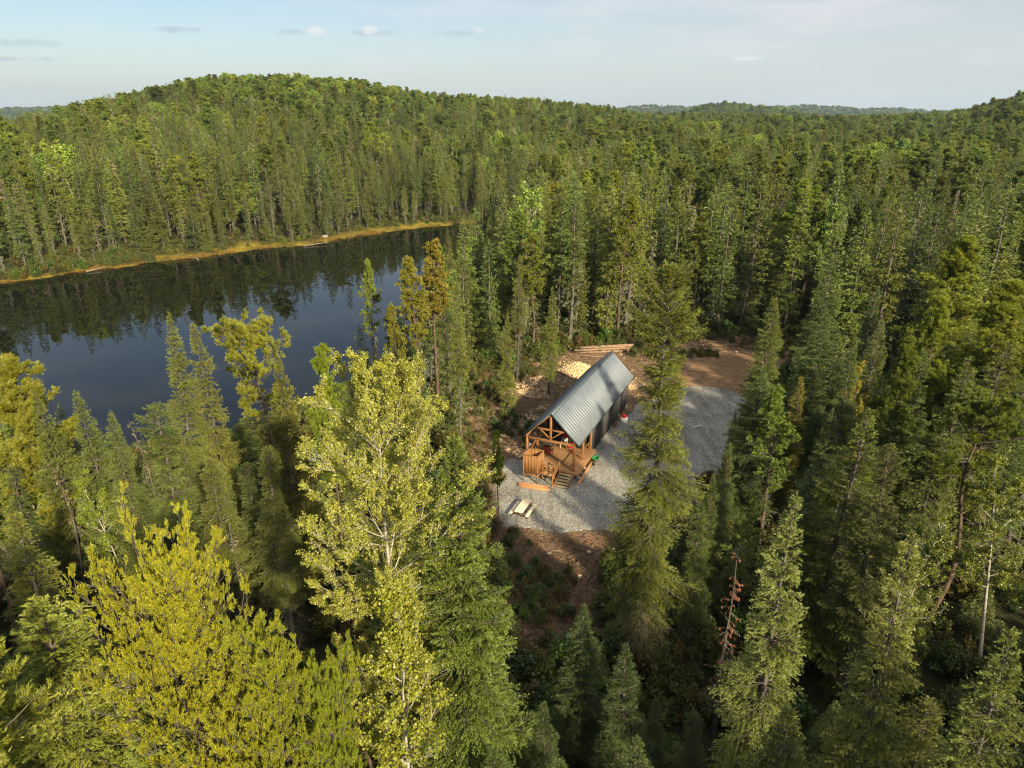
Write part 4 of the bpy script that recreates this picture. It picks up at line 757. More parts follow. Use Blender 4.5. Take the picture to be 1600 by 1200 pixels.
# sedge bank of the far shore
x, y = cand(120, 330, 60000); k = x < 10; x, y = x[k], y[k]; sd = poly_sd(x, y, lake); k = (sd > -.25) & (sd < 15) & (r.uniform(size=len(x)) < np.where(sd < 6, 1, .6)); x, y, sd = x[k], y[k], sd[k]
xx = np.concatenate([x+r.normal(0, .6, len(x)) for _ in range(3)]); yy = np.concatenate([y+r.normal(0, .6, len(y)) for _ in range(3)]); s3 = poly_sd(xx, yy, lake); k = s3 > -.3; xx, yy, s3 = xx[k], yy[k], s3[k]; nn = len(xx)
g = np.clip((s3+vnoise(xx, yy, 4)*3)/7, 0, 1)[:, None]; tn = (np.array([1.0, .78, .5])*(1-g)+np.array([.60, .78, .6])*g)*r.uniform(.6, 1.15, nn)[:, None]
s = r.uniform(.6, 1.4, nn)*(.75+.45*vnoise(xx, yy, 7, 5)); k = (s3 < 3.2+2.6*vnoise(xx, yy, 6, 4)) | (r.uniform(size=nn) < .25); xx, yy, s3, s, tn = xx[k], yy[k], s3[k], s[k], tn[k]; nn = len(xx)
instancer('shore_sedge', SED, np.stack([xx, yy, terrain(xx, yy)-.03], -1), np.stack([s, s, s*r.uniform(.6, 1.3, nn)], -1), np.stack([0*s, 0*s, r.uniform(0, 6.28, nn)], -1), tn, r.integers(0, 3, nn), 'band of orange and yellow sedge along the far edge of the lake', 'sedge')
k = r.uniform(size=len(x)) < np.clip((sd-2.2)/6, 0, .9)*.8; x, y = x[k], y[k]; nn = len(x); s = r.uniform(.3, .85, nn)
instancer('shore_shrubs', SHR, np.stack([x, y, terrain(x, y)-.03], -1), np.stack([s, s, s], -1), np.stack([0*s, 0*s, r.uniform(0, 6.28, nn)], -1), np.array([.34, .40, .30])*r.uniform(.6, 1.4, nn)[:, None], r.integers(0, 4, nn), 'low yellow-green bushes on the far bank between sedge and trees', 'bushes')
# brush slope and slash
GP = np.array([at(u, v, 0) for u, v in gravel_px])
def in_clear(n, off=0):
    mn, mx_ = clearing.min(0)-2, clearing.max(0)+2; x = r.uniform(mn[0], mx_[0], n); y = r.uniform(mn[1], mx_[1], n)
    lx, ly = cab_local(x, y); u, v = proj(x, y, 0*x)
    k = (poly_sd(x, y, clearing) < off) & (poly_sd(x, y, GP) > .5) & ~((np.abs(lx) < 3.4) & (ly > -2.8) & (ly < 21)) & ~((u > 1065) & (v < 640) & (v > 548)); return x[k], y[k]
def sticks(n, lmin, lmax, rr0, zoff, seed, dens=None):
    q = np.random.default_rng(seed); x, y = in_clear(n, 1.5)
    if dens is not None: k = q.uniform(size=len(x)) < dens(x, y); x, y = x[k], y[k]
    n = len(x); a = q.uniform(0, 2*PI, n); e = q.normal(.06, .16, n); D = np.stack([np.cos(a)*np.cos(e), np.sin(a)*np.cos(e), np.sin(e)], -1); L = q.uniform(lmin, lmax, n)
    P0 = np.stack([x, y, terrain(x, y)+zoff*q.uniform(.2, 1, n)], -1)-D*L[:, None]*.5
    return tubes(Seg(P0, D, L, q.normal(0, .12, (n, 3))*L[:, None], rr0*q.uniform(.5, 1.3, n)), 3, 4, .6)
fade = lambda x, y: np.clip(.55+.3*vnoise(x, y, 3)+.3*vnoise(x, y, 1.3, 3), .2, 1)
M_slash = simple('brown_slash', [(.3, (.05, .03, .018)), (.47, (.15, .092, .05)), (.62, (.30, .22, .14)), (.75, (.42, .34, .24))], 1.3, .95, .2)
M_chip = simple('fresh_wood', [(.3, (.34, .22, .11)), (.5, (.52, .38, .22)), (.7, (.68, .54, .34))], 2.5, .85, .1)
a_, b_ = sticks(42000, .3, 1.5, .02, .3, 5, fade), sticks(5000, .8, 2.6, .035, .3, 6, fade)
link('brush_litter', pmesh('brush_litter', [(*a_, M_slash, None), (*b_, M_slash, None)]), kind='stuff', label='brown twigs and torn branches littering the cleared slope and strip', category='brush')
strip = lambda x, y: 1.*(proj(x, y, 0*x)[1] > 815)
a_, b_ = sticks(60000, .25, 1.0, .022, .35, 15, strip), sticks(16000, .3, 1.1, .016, .4, 16, strip)
M_red = simple('torn_bark_strips', [(.3, (.07, .035, .02)), (.5, (.19, .10, .055)), (.7, (.36, .23, .14))], 1.7, .95)
link('branch_litter', pmesh('branch_litter', [(*a_, M_red, None), (*b_, M_dwood, None)]), kind='stuff', label='reddish-brown torn branches covering the strip below the gravel', category='branches')
a_ = sticks(1700, .3, 1.8, .018, .2, 7, fade); link('bleached_sticks', pmesh('bleached_sticks', [(*a_, M_dwood, None)]), kind='stuff', label='pale dry sticks scattered over the brown clearing', category='sticks')
def chunks(x, y, z, q, smin, smax, flat=.35):
    n = len(x); c = np.stack([x, y, z], -1); a = rsph(q, n); a[:, 2] *= flat; a = unit(a); b = unit(np.cross(a, unit(rsph(q, n)*.5+np.array([0, 0, 1])))); d = np.cross(a, b)
    l, w_, t = (q.uniform(smin, smax, n)[:, None]*f for f in (1, .42, .28)); sg = np.array([[i, j, k] for i in (-1, 1) for j in (-1, 1) for k in (-1, 1)])
    V = c[:, None]+(a*l)[:, None]*sg[None, :, :1]+(b*w_)[:, None]*sg[None, :, 1:2]+(d*t)[:, None]*sg[None, :, 2:]
    F0 = np.array([[0, 1, 3, 2], [4, 6, 7, 5], [0, 4, 5, 1], [2, 3, 7, 6], [0, 2, 6, 4], [1, 5, 7, 3]]); return V.reshape(-1, 3), (np.arange(n)[:, None, None]*8+F0).reshape(-1, 4)
x, y = in_clear(90000); u, v = proj(x, y, 0*x)
dn = np.exp(-((u-850)/85)**2-((v-632)/42)**2)*1.9*np.clip(vnoise(x, y, 2.1)+.55*vnoise(x, y, .7, 2)+.1, 0, 1)+np.exp(-((u-895)/35)**2-((v-598)/14)**2)*.4+.004+.03*(v > 700)*(u < 800)*(vnoise(x, y, 1.5) > .5)
k = r.uniform(size=len(x)) < dn; x, y = x[k], y[k]
link('wood_chips', pmesh('wood_chips', [(*chunks(x, y, terrain(x, y)+.04, r, .05, .26), M_chip, None)]), kind='stuff', label='pale fresh wood chips and slabs strewn on the slope behind the cabin', category='wood chips')
def heap(name, cx, cy, R0, h0, n, lab):
    q = np.random.default_rng(int(cx*10)); a = q.uniform(0, 2*PI, n); rr_ = np.sqrt(q.uniform(0, 1, n))*R0*(1+.12*np.sin(3*a)); x = cx+rr_*np.cos(a)*1.15; y = cy+rr_*np.sin(a)*.9
    z = terrain(x, y)+h0*np.clip(1-(rr_/R0)**1.5, 0, 1)*q.uniform(.75, 1.0, n)+.06
    link(name, pmesh(name, [(*chunks(x, y, z, q, .16, .30, .8), M_chip, None)]), kind='stuff', label=lab, category='firewood')
heap('firewood_heap', 8.9, 88.2, 2.3, 1.35, 1500, 'large heap of pale split firewood by the left side of the cabin roof')
heap('firewood_heap', 15.6, 83.2, 1.5, .8, 420, 'small heap of split firewood behind the far end of the cabin')

x = r.uniform(GP[:, 0].min()-2, GP[:, 0].max()+2, 9000); y = r.uniform(GP[:, 1].min()-2, GP[:, 1].max()+2, 9000); g_ = poly_sd(x, y, GP); k = (g_ > -1.2) & (g_ < 1.6) & (r.uniform(size=9000) < .5); x, y = x[k], y[k]
M_peb = simple('grey_pebble', [(.3, (.12, .12, .11)), (.5, (.24, .235, .215)), (.7, (.40, .39, .36))], 1.5, .9)
link('scattered_stones', pmesh('scattered_stones', [(*chunks(x, y, terrain(x, y)+.05, r, .03, .11, .9), M_peb, None)]), kind='stuff', label='loose grey stones scattered along the ragged gravel edge', category='stones')
# ------------------------------------------------------------------ carpentry helpers
BOXF = np.array([[0, 1, 3, 2], [4, 6, 7, 5], [0, 4, 5, 1], [2, 3, 7, 6], [0, 2, 6, 4], [1, 5, 7, 3]])
def box(x0, x1, y0, y1, z0, z1): return np.array([[x, y, z] for x in (x0, x1) for y in (y0, y1) for z in (z0, z1)], float), BOXF
def bar(a, b, w_, h_, up=(0, 0, 1)):
    a, b = np.array(a, float), np.array(b, float); d = unit(b-a); s_ = unit(np.cross(d, np.array(up, float))) if abs(np.dot(d, up)) < .99 else np.array([1., 0, 0]); t = np.cross(s_, d)
    V = np.array([p+s_*i*w_/2+t*j*h_/2 for p in (a, b) for i in (-1, 1) for j in (-1, 1)]); return V, BOXF
def rod(pts, rad, S=8):
    pts = np.array(pts, float); K = len(pts); d = np.gradient(pts, axis=0); d = unit(d); ref = np.array([0, 0, 1.]) if abs(d[0][2]) < .9 else np.array([1., 0, 0])
    a = unit(np.cross(d, ref)); b = np.cross(d, a); th = np.arange(S)/S*2*PI; rad = np.broadcast_to(rad, K)
    V = pts[:, None]+rad[:, None, None]*(np.cos(th)[None, :, None]*a[:, None]+np.sin(th)[None, :, None]*b[:, None])
    idx = np.arange(K*S).reshape(K, S); nx = np.roll(idx, -1, 1); q = np.stack([idx[:-1], nx[:-1], nx[1:], idx[1:]], -1).reshape(-1, 4)
    c0, c1 = len(V.reshape(-1, 3)), len(V.reshape(-1, 3))+1; VV = np.concatenate([V.reshape(-1, 3), pts[:1], pts[-1:]])
    caps = [[c0, idx[0, (i+1) % S], idx[0, i], idx[0, i]] for i in range(S)]+[[c1, idx[-1, i], idx[-1, (i+1) % S], idx[-1, (i+1) % S]] for i in range(S)]
    tri = np.array([c[:3] for c in caps]); return VV, q, tri
def solid(name, shapes, m, parent=None, bev=.008, smooth_=False, **props):
    V, Fs, o = [], [], 0
    for sh in shapes:
        V.append(sh[0]); 
        for f in sh[1:]: Fs.append(np.asarray(f)+o)
        o += len(sh[0])
    me = mesh_from(name, np.concatenate(V), Fs, [m], smooth_)
    ob = link(name, me, parent, **props)
    if bev: md = ob.modifiers.new('bevel', 'BEVEL'); md.width = bev; md.segments = 1; md.limit_method = 'ANGLE'
    return ob
def empty(name, loc, rz=0, parent=None, **props):
    o = bpy.data.objects.new(name, None); C.objects.link(o); o.location = loc; o.rotation_euler = (0, 0, rz); o.empty_display_size = .4
    if parent: o.parent = parent
    for k, v in props.items(): o[k] = v
    return o
def wood(name, a, b, c, stretch=(1, 1, 1), scale=5): return simple(name, [(.32, a), (.5, b), (.68, c)], scale, .65, .15, stretch, spec=.3)
M_cedar = wood('orange_cedar', (.17, .075, .026), (.27, .125, .044), (.37, .185, .070), (4, 4, .5))
M_cedarh = wood('orange_cedar_beam', (.15, .068, .026), (.24, .112, .044), (.33, .165, .07), (1.5, 1.5, 1.5))
M_deck = wood('deck_boards', (.22, .115, .048), (.33, .185, .085), (.43, .26, .13), (7, .6, 4), 3)
M_tread = wood('stair_treads', (.30, .22, .12), (.42, .32, .19), (.50, .40, .26), (1, 6, 4), 3)
M_newwood = wood('new_pine_boards', (.56, .45, .29), (.70, .59, .42), (.78, .68, .52), (4, 4, 4), 2)
M_brown = wood('dark_stained_legs', (.08, .035, .016), (.13, .06, .028), (.18, .09, .045))
M_dark = simple('charcoal_cladding', [(.3, (.045, .044, .046)), (.7, (.085, .082, .085))], 3, .7, .1)
M_inner = wood('weathered_inner_boards', (.05, .035, .025), (.085, .06, .042), (.12, .09, .065), (6, 6, .7), 3)
def roofmat():
    m, t = mat('blue_grey_metal_roof'); L = t.links.new
    out = N(t, 'ShaderNodeOutputMaterial'); b = N(t, 'ShaderNodeBsdfPrincipled'); L(b.outputs[0], out.inputs[0])
    n = noise(t, .8, 5); rr_ = ramp(t, [(.3, (.128, .152, .182)), (.7, (.175, .20, .232))]); L(n.outputs[0], rr_.inputs[0]); L(rr_.outputs[0], b.inputs['Base Color'])
    b.inputs['Metallic'].default_value = .15; b.inputs['Roughness'].default_value = .55; return m
M_roof = roofmat()
M_glass = simple('window_glass', [(.3, (.01, .012, .014)), (.7, (.03, .035, .04))], 2, .08, spec=.8)
def plain(name, c, rough=.5, metal=0.): return simple(name, [(.3, tuple(v*.85 for v in c)), (.7, c)], 6, rough, metallic=metal)

# ------------------------------------------------------------------ the cabin
cab = empty('timber_cabin', (CAB[0], CAB[1], 0), -math.atan2(.410, .912), label='timber cabin with blue-grey metal gable roof, open front porch and orange wood deck', category='cabin')
EX, EZ, RZ_, LN = 2.93, 3.72, 6.62, 20.2
def roof_slope(sgn):
    pitch = .505; ny = int(LN/pitch)*12+1; yy_ = np.linspace(0, LN, ny); wv = np.tanh(2.5*np.cos(yy_/pitch*2*PI))*.05
    nrm = np.array([sgn*(RZ_-EZ), 0, EX])/math.hypot(RZ_-EZ, EX); V = []
    for off in (0, -.045):
        for a, b in ((0.015, RZ_-.015), (EX/2, (RZ_+EZ)/2), (EX, EZ)):
            p = np.stack([np.full(ny, sgn*a), yy_, np.full(ny, b)], -1)+nrm*(off+(wv if off == 0 else 0*wv))[:, None]; V.append(p)
    V = np.concatenate(V); I = np.arange(6*ny).reshape(6, ny)
    def q(a, b): return np.stack([a[:-1], a[1:], b[1:], b[:-1]], -1)
    Fq = [q(I[0], I[1]), q(I[1], I[2]), q(I[4], I[3]), q(I[5], I[4]), q(I[2], I[5]), q(I[3], I[0])]
    Fq.append(np.array([[I[0, e], I[1, e], I[4, e], I[3, e]] for e in (0, -1)]+[[I[1, e], I[2, e], I[5, e], I[4, e]] for e in (0, -1)]))
    return V, np.concatenate(Fq)
rf = empty('roof', (0, 0, 0), 0, cab)
for sg_ in (-1, 1):
    solid('roof_slope', [roof_slope(sg_)], M_roof, rf, 0)
solid('ridge_cap', [bar((-.13, -.03, RZ_-.085), (-.13, LN+.03, RZ_-.085), .30, .02, (-.7, 0, .7)), bar((.13, -.03, RZ_-.085), (.13, LN+.03, RZ_-.085), .30, .02, (.7, 0, .7)), rod([(0, -.03, RZ_+.02), (0, LN+.03, RZ_+.02)], .035)], plain('ridge_metal', (.07, .10, .11), .4, .4), rf, 0)
ed = []
for e in (-.03, LN+.0):
    for sg_ in (-1, 1): ed.append(bar((sg_*.02, e+.01, RZ_-.07), (sg_*(EX+.02), e+.01, EZ-.07), .03, .16, (0, 0, 1)))
for sg_ in (-1, 1): ed.append(bar((sg_*(EX+.0), .04, EZ-.09), (sg_*(EX+.0), LN-.04, EZ-.09), .03, .10))
solid('edge_flashing', ed, plain('dark_flashing', (.035, .055, .06), .5), rf, 0)
rz_at = lambda x: RZ_-.10-(RZ_-EZ)/EX*abs(x)
solid('rafter', [bar((s_*.0, y_, RZ_-.20), (s_*2.85, y_, rz_at(2.85)-.08), .07, .13) for y_ in (.12, 1.0, 1.9, 2.8, 3.7, 4.6) for s_ in (-1, 1)], M_cedarh, rf, .006)
solid('roof_underside', [bar((s_*.08, 2.8, RZ_-.175), (s_*2.86, 2.8, rz_at(2.86)-.005), 5.4, .015, (0, 0, 1)) for s_ in (-1, 1)], M_inner, rf, 0)
# enclosed room
def gable_wall(y0_, y1_, xh, zb, m, name):
    zt = rz_at(xh)-.05; pr = [(-xh, zb), (xh, zb), (xh, zt), (0, rz_at(0)-.05), (-xh, zt)]
    V = np.array([(x_, y_, z_) for y_ in (y0_, y1_) for x_, z_ in pr]); f4 = np.array([[i, (i+1) % 5, (i+1) % 5+5, i+5] for i in range(5)]); f5 = np.array([[4, 3, 2, 1, 0], [5, 6, 7, 8, 9]])
    return solid(name, [(V, f4, f5)], m, cab, 0)
gable_wall(5.55, 5.70, 2.42, .45, M_inner, 'porch_wall')
gable_wall(19.45, 19.60, 2.47, .25, M_dark, 'end_wall')
for s_ in (-1, 1):
    bl = [box(min(s_*2.42, s_*2.47), max(s_*2.42, s_*2.47), 5.5+i*.205, 5.5+i*.205+.195, .22, 3.98) for i in range(68)]
    solid('side_wall', bl+[box(min(s_*2.38, s_*2.418), max(s_*2.38, s_*2.418), 5.72, 19.43, .3, 3.95)], M_dark, cab, 0)
solid('foundation_block', [box(x_-.2, x_+.2, y_-.2, y_+.2, 0, .44) for x_ in (-2.3, 2.3) for y_ in (.3, 2.8, 5.4, 9, 12.5, 16, 19.2)], plain('concrete_block', (.30, .30, .28), .9), cab)
dr = solid('door', [box(.35, 1.25, 5.49, 5.54, .9, 2.95)], plain('dark_red_door', (.10, .03, .02), .5), cab); solid('handle', [rod([(.45, 5.44, 1.9), (.45, 5.44, 2.05)], .02)], plain('brass', (.5, .4, .2), .3, .8), dr, 0)
for x0_ in (-1.7, ):
    wf = solid('window', [box(x0_, x0_+.06, 5.49, 5.54, 1.7, 2.8), box(x0_+1.04, x0_+1.1, 5.49, 5.54, 1.7, 2.8), box(x0_+.06, x0_+1.04, 5.49, 5.54, 1.7, 1.76), box(x0_+.06, x0_+1.04, 5.49, 5.54, 2.74, 2.8)], M_cedarh, cab); solid('pane', [box(x0_+.06, x0_+1.04, 5.51, 5.53, 1.76, 2.74)], M_glass, wf, 0)
# deck
dk = solid('deck', [box(x_, x_+.133, -.22, 5.54, .80, .85) for x_ in np.arange(-2.72, 2.9, .1435)], M_deck, cab, .004)
solid('deck_frame', [box(-2.70, 3.02, -.20, -.15, .55, .797), box(-2.70, -2.65, -.145, 5.5, .55, .797), box(2.97, 3.02, -.145, 5.5, .55, .797)]+[box(x_, x_+.05, -.14, 5.5, .58, .795) for x_ in (-1.5, 0, 1.5)], M_cedarh, dk)
for x_, y_ in ((-2.45, .15), (2.45, .15), (2.45, 2.85), (-2.45, 2.85), (2.45, 5.35), (-2.45, 5.35)):
    solid('post', [box(x_-.10, x_+.10, y_-.10, y_+.10, .852, 3.80)], M_cedar, cab)
solid('plate_beam', [box(s_*2.45-.09, s_*2.45+.09, -.05, 5.48, 3.803, 3.97) for s_ in (-1, 1)], M_cedarh, cab)
solid('tie_beam', [box(-2.35, 2.35, .05, .25, 3.50, 3.72)], M_cedarh, cab)
solid('tie_beam', [box(-2.35, 2.35, 2.78, 2.94, 3.50, 3.70)], M_cedarh, cab)
solid('king_post', [box(-.10, .10, .055, .245, 3.723, 6.35)], M_cedar, cab)
solid('collar_beam', [box(-1.35, -.103, .08, .22, 4.72, 4.87), box(.103, 1.35, .08, .22, 4.72, 4.87)], M_cedarh, cab)
solid('collar_beam', [box(-1.35, 1.35, 2.78, 2.92, 4.72, 4.87)], M_cedarh, cab)
for s_, y_ in ((-1, .15), (1, .15), (-1, 2.85), (1, 2.85)):
    pts = [(s_*(2.35-.75*math.sin(a)), y_, 2.72+.78*(1-math.cos(a))) for a in np.linspace(0, PI/2, 7)]
    solid('curved_brace', [bar(pts[i], pts[i+1], .12, .12, (0, 1, 0)) for i in range(6)], M_cedar, cab, 0)
solid('struts', [bar((s_*.1, .15, 3.9), (s_*1.1, .15, 4.72), .1, .1, (0, 1, 0)) for s_ in (-1, 1)], M_cedar, cab)
def rail(a, b, z0_, z1_, n, name='railing'):
    a, b = np.array(a, float), np.array(b, float); sh = [bar((*a, z1_), (*b, z1_), .09, .05), bar((*a, z0_+.38), (*b, z0_+.38), .04, .09)]
    for i in range(n): p = a+(b-a)*(i+.5)/n; sh.append(bar((*p, z0_+.42), (*p, z1_-.03), .05, .05))
    return solid(name, sh, M_cedarh, cab, .004)
rail((2.45, .27), (2.45, 2.73), .85, 1.88, 2); rail((2.45, 2.97), (2.45, 5.23), .85, 1.88, 2); rail((-2.45, .27), (-2.45, 2.73), .85, 1.88, 3); rail((-2.45, 2.97), (-2.45, 5.23), .85, 1.88, 3)
# steps
st = empty('stairs', (0, 0, 0), 0, cab)
for i in range(5):
    z_ = .70-i*.145; y_ = -.52-i*.33; solid('tread', [box(1.22, 2.50, y_-.14, y_+.02, z_-.04, z_), box(1.22, 2.50, y_+.03, y_+.19, z_-.04, z_)], M_tread, st, .004)
solid('stringer', [bar((x_, -.23, .70), (x_, -2.05, -.07), .05, .24) for x_ in (1.17, 2.55)], M_cedar, st)
hr = [box(1.07, 1.17, -.32, -.22, .5, 1.85), box(1.07, 1.17, -2.12, -2.02, 0, 1.15), bar((1.12, -.25, 1.83), (1.12, -2.12, 1.13), .10, .05), bar((1.12, -.30, 1.38), (1.12, -2.05, .70), .04, .12)]
solid('handrail', hr, M_cedar, st)
# open-topped shower stall on stilts beside the steps, with its small landing
sh_ = empty('shower_stall', (0, 0, 0), 0, cab); X0, X1, Y0, Y1 = -1.85, -.38, -2.15, -.72
def planks(fixed, lo, hi, axis):
    n_ = int(round((hi-lo)/.147)); w_ = (hi-lo)/n_; o_ = []
    for i in range(n_):
        a, b = lo+i*w_+.005, lo+(i+1)*w_-.005; j = .004*((i*7) % 3)
        o_.append(box(a, b, fixed-.015-j, fixed+.015-j, 1.02, 2.86) if axis == 'x' else box(fixed-.015-j, fixed+.015-j, a, b, 1.02, 2.86))
    return o_
for args in ((Y0, X0+.05, X1-.05, 'x'), (Y1, X0+.05, X1-.05, 'x'), (X0, Y0+.05, Y1-.05, 'y'), (X1, Y0+.05, Y1-.05, 'y')): solid('plank_panel', planks(*args), M_cedar, sh_, 0)
solid('corner_post', [box(x_-.05, x_+.05, y_-.05, y_+.05, 0, 2.88) for x_ in (X0, X1) for y_ in (Y0, Y1)], M_cedar, sh_)
solid('top_rail', [box(X0-.06, X1+.06, Y0-.06, Y0+.05, 2.883, 2.93), box(X0-.06, X1+.06, Y1-.05, Y1+.06, 2.883, 2.93), box(X0-.06, X0+.05, Y0+.053, Y1-.053, 2.883, 2.93), box(X1-.05, X1+.06, Y0+.053, Y1-.053, 2.883, 2.93)], M_cedarh, sh_)
solid('stall_floor', [box(X0+.06, X1-.06, Y0+.06+i*.14, Y0+.18+i*.14, .88, .92) for i in range(9)]+[box(X0-.02, X1+.02, Y0-.035, Y0+.0, .74, .88), box(X1, X1+.035, Y0+.06, Y1-.06, .74, .88)], M_cedarh, sh_)
solid('landing', [box(-.30+i*.145, -.30+i*.145+.135, -1.25, -.23, .78, .82) for i in range(9)]+[box(-.32, 1.05, -1.30, -1.26, .58, .80), box(-.30, -.24, -1.2, -1.14, 0, .775), box(.95, 1.01, -1.2, -1.14, 0, .775)], M_deck, sh_, .004)
solid('landing_rail', [bar((-.30, -1.22, 1.70), (1.05, -1.22, 1.70), .05, .09), bar((-.30, -1.22, 1.25), (1.05, -1.22, 1.25), .04, .08), box(-.33, -.26, -1.25, -1.18, .822, 1.66), box(.98, 1.05, -1.25, -1.18, .822, 1.66), bar((-.1, -1.22, .86), (.3, -1.22, 1.62), .03, .08), bar((.45, -1.22, 1.62), (.85, -1.22, .86), .03, .08)], M_cedar, sh_)
solid('shower_pipe', [rod([(-2.02, -.6, .9), (-2.02, -.6, 3.2), (-2.0, -.62, 3.42), (-1.9, -.72, 3.52), (-1.7, -.9, 3.5)], .025), rod([(-1.7, -.9, 3.50), (-1.7, -.9, 3.42)], [.03, .09])], plain('galvanised_pipe', (.55, .56, .56), .35, .6), sh_, 0, True)

# ------------------------------------------------------------------ things about the cabin
def cw(x, y): return CAB[0]+x*CX[0]+y*CY[0], CAB[1]+x*CX[1]+y*CY[1]
CR = -math.atan2(.410, .912)
def thing(name, lx, ly, z, rz, lab, cat, **k): X_, Y_ = cw(lx, ly); return empty(name, (X_, Y_, z), CR+rz, label=lab, category=cat, **k)
def chair(lx, ly, rz, col, lab):
    t = thing('armchair', lx, ly, .853, rz, lab, 'chair', group='chairs on the porch'); m = plain('chair_'+col[0], col[1], .6)
    solid('seat', [bar((-.28, -.28+i*.1, .42-i*.025), (.28, -.28+i*.1, .42-i*.025), .09, .02) for i in range(6)], m, t, 0)
    solid('backrest', [bar((-.25+i*.125, .22, .30), (-.28+i*.14, .50, 1.02-abs(i-2)*.05), .10, .02, (0, 1, .3)) for i in range(5)], m, t, 0)
    for s_ in (-1, 1):
        solid('arm', [bar((s_*.34, -.36, .60), (s_*.34, .34, .60), .12, .025)], m, t, 0)
        solid('leg', [box(s_*.32-.04, s_*.32+.04, -.32, -.28, 0, .585)], m, t, 0); solid('leg', [bar((s_*.30, -.1, .36), (s_*.30, .50, .02), .03, .1)], m, t, 0)
chair(-1.1, 2.6, 2.6, ('red', (.30, .02, .015)), 'dark red slatted armchair on the porch by the table')
chair(-.2, 4.6, .2, ('white', (.6, .58, .52)), 'off-white slatted armchair by the porch wall')
tb = thing('porch_table', -1.55, 4.0, .853, .1, 'small table under a pale cloth at the left of the porch', 'table')
solid('tabletop', [box(-.6, .6, -.4, .4, .70, .735)], M_cedarh, tb)
for sx in (-1, 1):
    for sy in (-1, 1): solid('leg', [box(sx*.52-.03, sx*.52+.03, sy*.32-.03, sy*.32+.03, 0, .698)], M_cedarh, tb)
cl = thing('tablecloth', -1.55, 4.0, .853, .1, 'pale cloth spread over the small porch table', 'tablecloth'); solid('cloth', [box(-.63, .63, -.43, .43, .738, .75), box(-.64, -.628, -.42, .42, .45, .737), box(.628, .64, -.42, .42, .45, .737), box(-.62, .62, -.445, -.432, .48, .737)], plain('pale_cloth', (.62, .58, .52), .9), cl, 0)
sv = thing('iron_stove', 1.75, 5.1, .853, 0, 'black iron stove against the porch wall', 'stove')
solid('firebox', [box(-.35, .35, -.25, .25, .18, .85)], plain('black_iron', (.02, .02, .02), .5), sv, .02); solid('stove_door', [box(-.2, .2, -.275, -.252, .3, .65)], plain('iron_door', (.05, .05, .05), .4), sv)
for sx in (-1, 1):
    for sy in (-1, 1): solid('leg', [rod([(sx*.28, sy*.18, 0), (sx*.28, sy*.18, .178)], .025)], plain('iron_leg', (.02, .02, .02)), sv, 0)
cb_ = thing('cooler_box', .55, 4.95, .853, .1, 'bright red cooler box near the porch door', 'cooler'); solid('body', [box(-.35, .35, -.22, .22, 0, .36)], plain('red_plastic', (.50, .02, .03), .4), cb_, .02); solid('lid', [box(-.36, .36, -.23, .23, .362, .43)], plain('red_lid', (.55, .03, .04), .4), cb_, .02)
bk = thing('hanging_blanket', .25, 2.86, 0, 0, 'crimson blanket hung over the inner porch beam beside a dark one', 'blanket'); solid('cloth', [box(.12, .62, -.105, -.09, 3.72-.75, 3.74), box(.12, .62, -.089, .10, 3.715, 3.73)], plain('crimson_cloth', (.42, .01, .05), .9), bk, 0)
bk = thing('hanging_blanket', .95, 2.86, 0, 0, 'dark navy blanket hung over the inner porch beam', 'blanket'); solid('cloth', [box(-.02, .42, -.105, -.09, 3.72-.7, 3.74), box(-.02, .42, -.089, .10, 3.715, 3.73)], plain('navy_cloth', (.015, .017, .03), .9), bk, 0)
# leaning, lying and standing things on the gravel
for i, (a, b, z_, lab) in enumerate((((810.5, 755.5), (857, 762), .0, 'long orange timber on the gravel before the shower stall, the rear one'), ((811, 759), (859, 766.5), .0, 'long orange timber on the gravel before the shower stall, the front one'), ((903.5, 757), (924.5, 722), .0, 'single long orange timber lying along the right side of the deck'), ((1082, 667), (1095, 663.5), 0, 'short white plank lying on the far gravel right of the lichen-hung spruce'))):
    A, B = at(*a, .1), at(*b, .1); d = math.atan2(B[1]-A[1], B[0]-A[0]); L_ = math.hypot(B[0]-A[0], B[1]-A[1]); wd = i == 3
    o = solid('squared_timber' if not wd else 'plank', [box(-L_/2, L_/2, -.11, .11, .03, .06 if wd else .23)], plain('white_plank', (.6, .58, .52)) if wd else wood('orange_timber_%d' % i, (.36, .15, .06), (.52, .24, .10), (.62, .33, .16), (2, 2, 2)), None, .01, label=lab, category='timber' if not wd else 'plank')
    if i < 2: o['group'] = 'timbers before the shower stall'
    o.location = ((A[0]+B[0])/2, (A[1]+B[1])/2, .012); o.rotation_euler = (0, 0, d)
fr = at(809.7, 800.6, .75); bk2 = at(823.7, 781, .75); d = math.atan2(bk2[1]-fr[1], bk2[0]-fr[0]); LT = math.hypot(bk2[0]-fr[0], bk2[1]-fr[1])
pt = empty('picnic_table', ((fr[0]+bk2[0])/2, (fr[1]+bk2[1])/2, .04), d, label='pale new wood picnic table with two attached benches on the gravel', category='picnic table')
solid('tabletop', [box(-LT/2, LT/2, -.40+i*.162, -.40+i*.162+.152, .71, .75) for i in range(5)], M_newwood, pt, .004)
for s_ in (-1, 1): solid('bench', [box(-LT/2, LT/2, s_*.76-.145, s_*.76-.003, .41, .45), box(-LT/2, LT/2, s_*.76+.003, s_*.76+.145, .41, .45)], M_newwood, pt, .004)
for x_ in (-LT/2+.3, LT/2-.3):
    solid('cross_brace', [box(x_-.02, x_+.02, -.9, .9, .31, .405), box(x_-.02, x_+.02, -.38, .38, .62, .706)], M_brown, pt, 0)
    for s_ in (-1, 1): solid('leg', [bar((x_+.04, s_*.30, .70), (x_+.04, s_*.78, 0), .04, .12, (1, 0, 0))], M_brown, pt, 0)
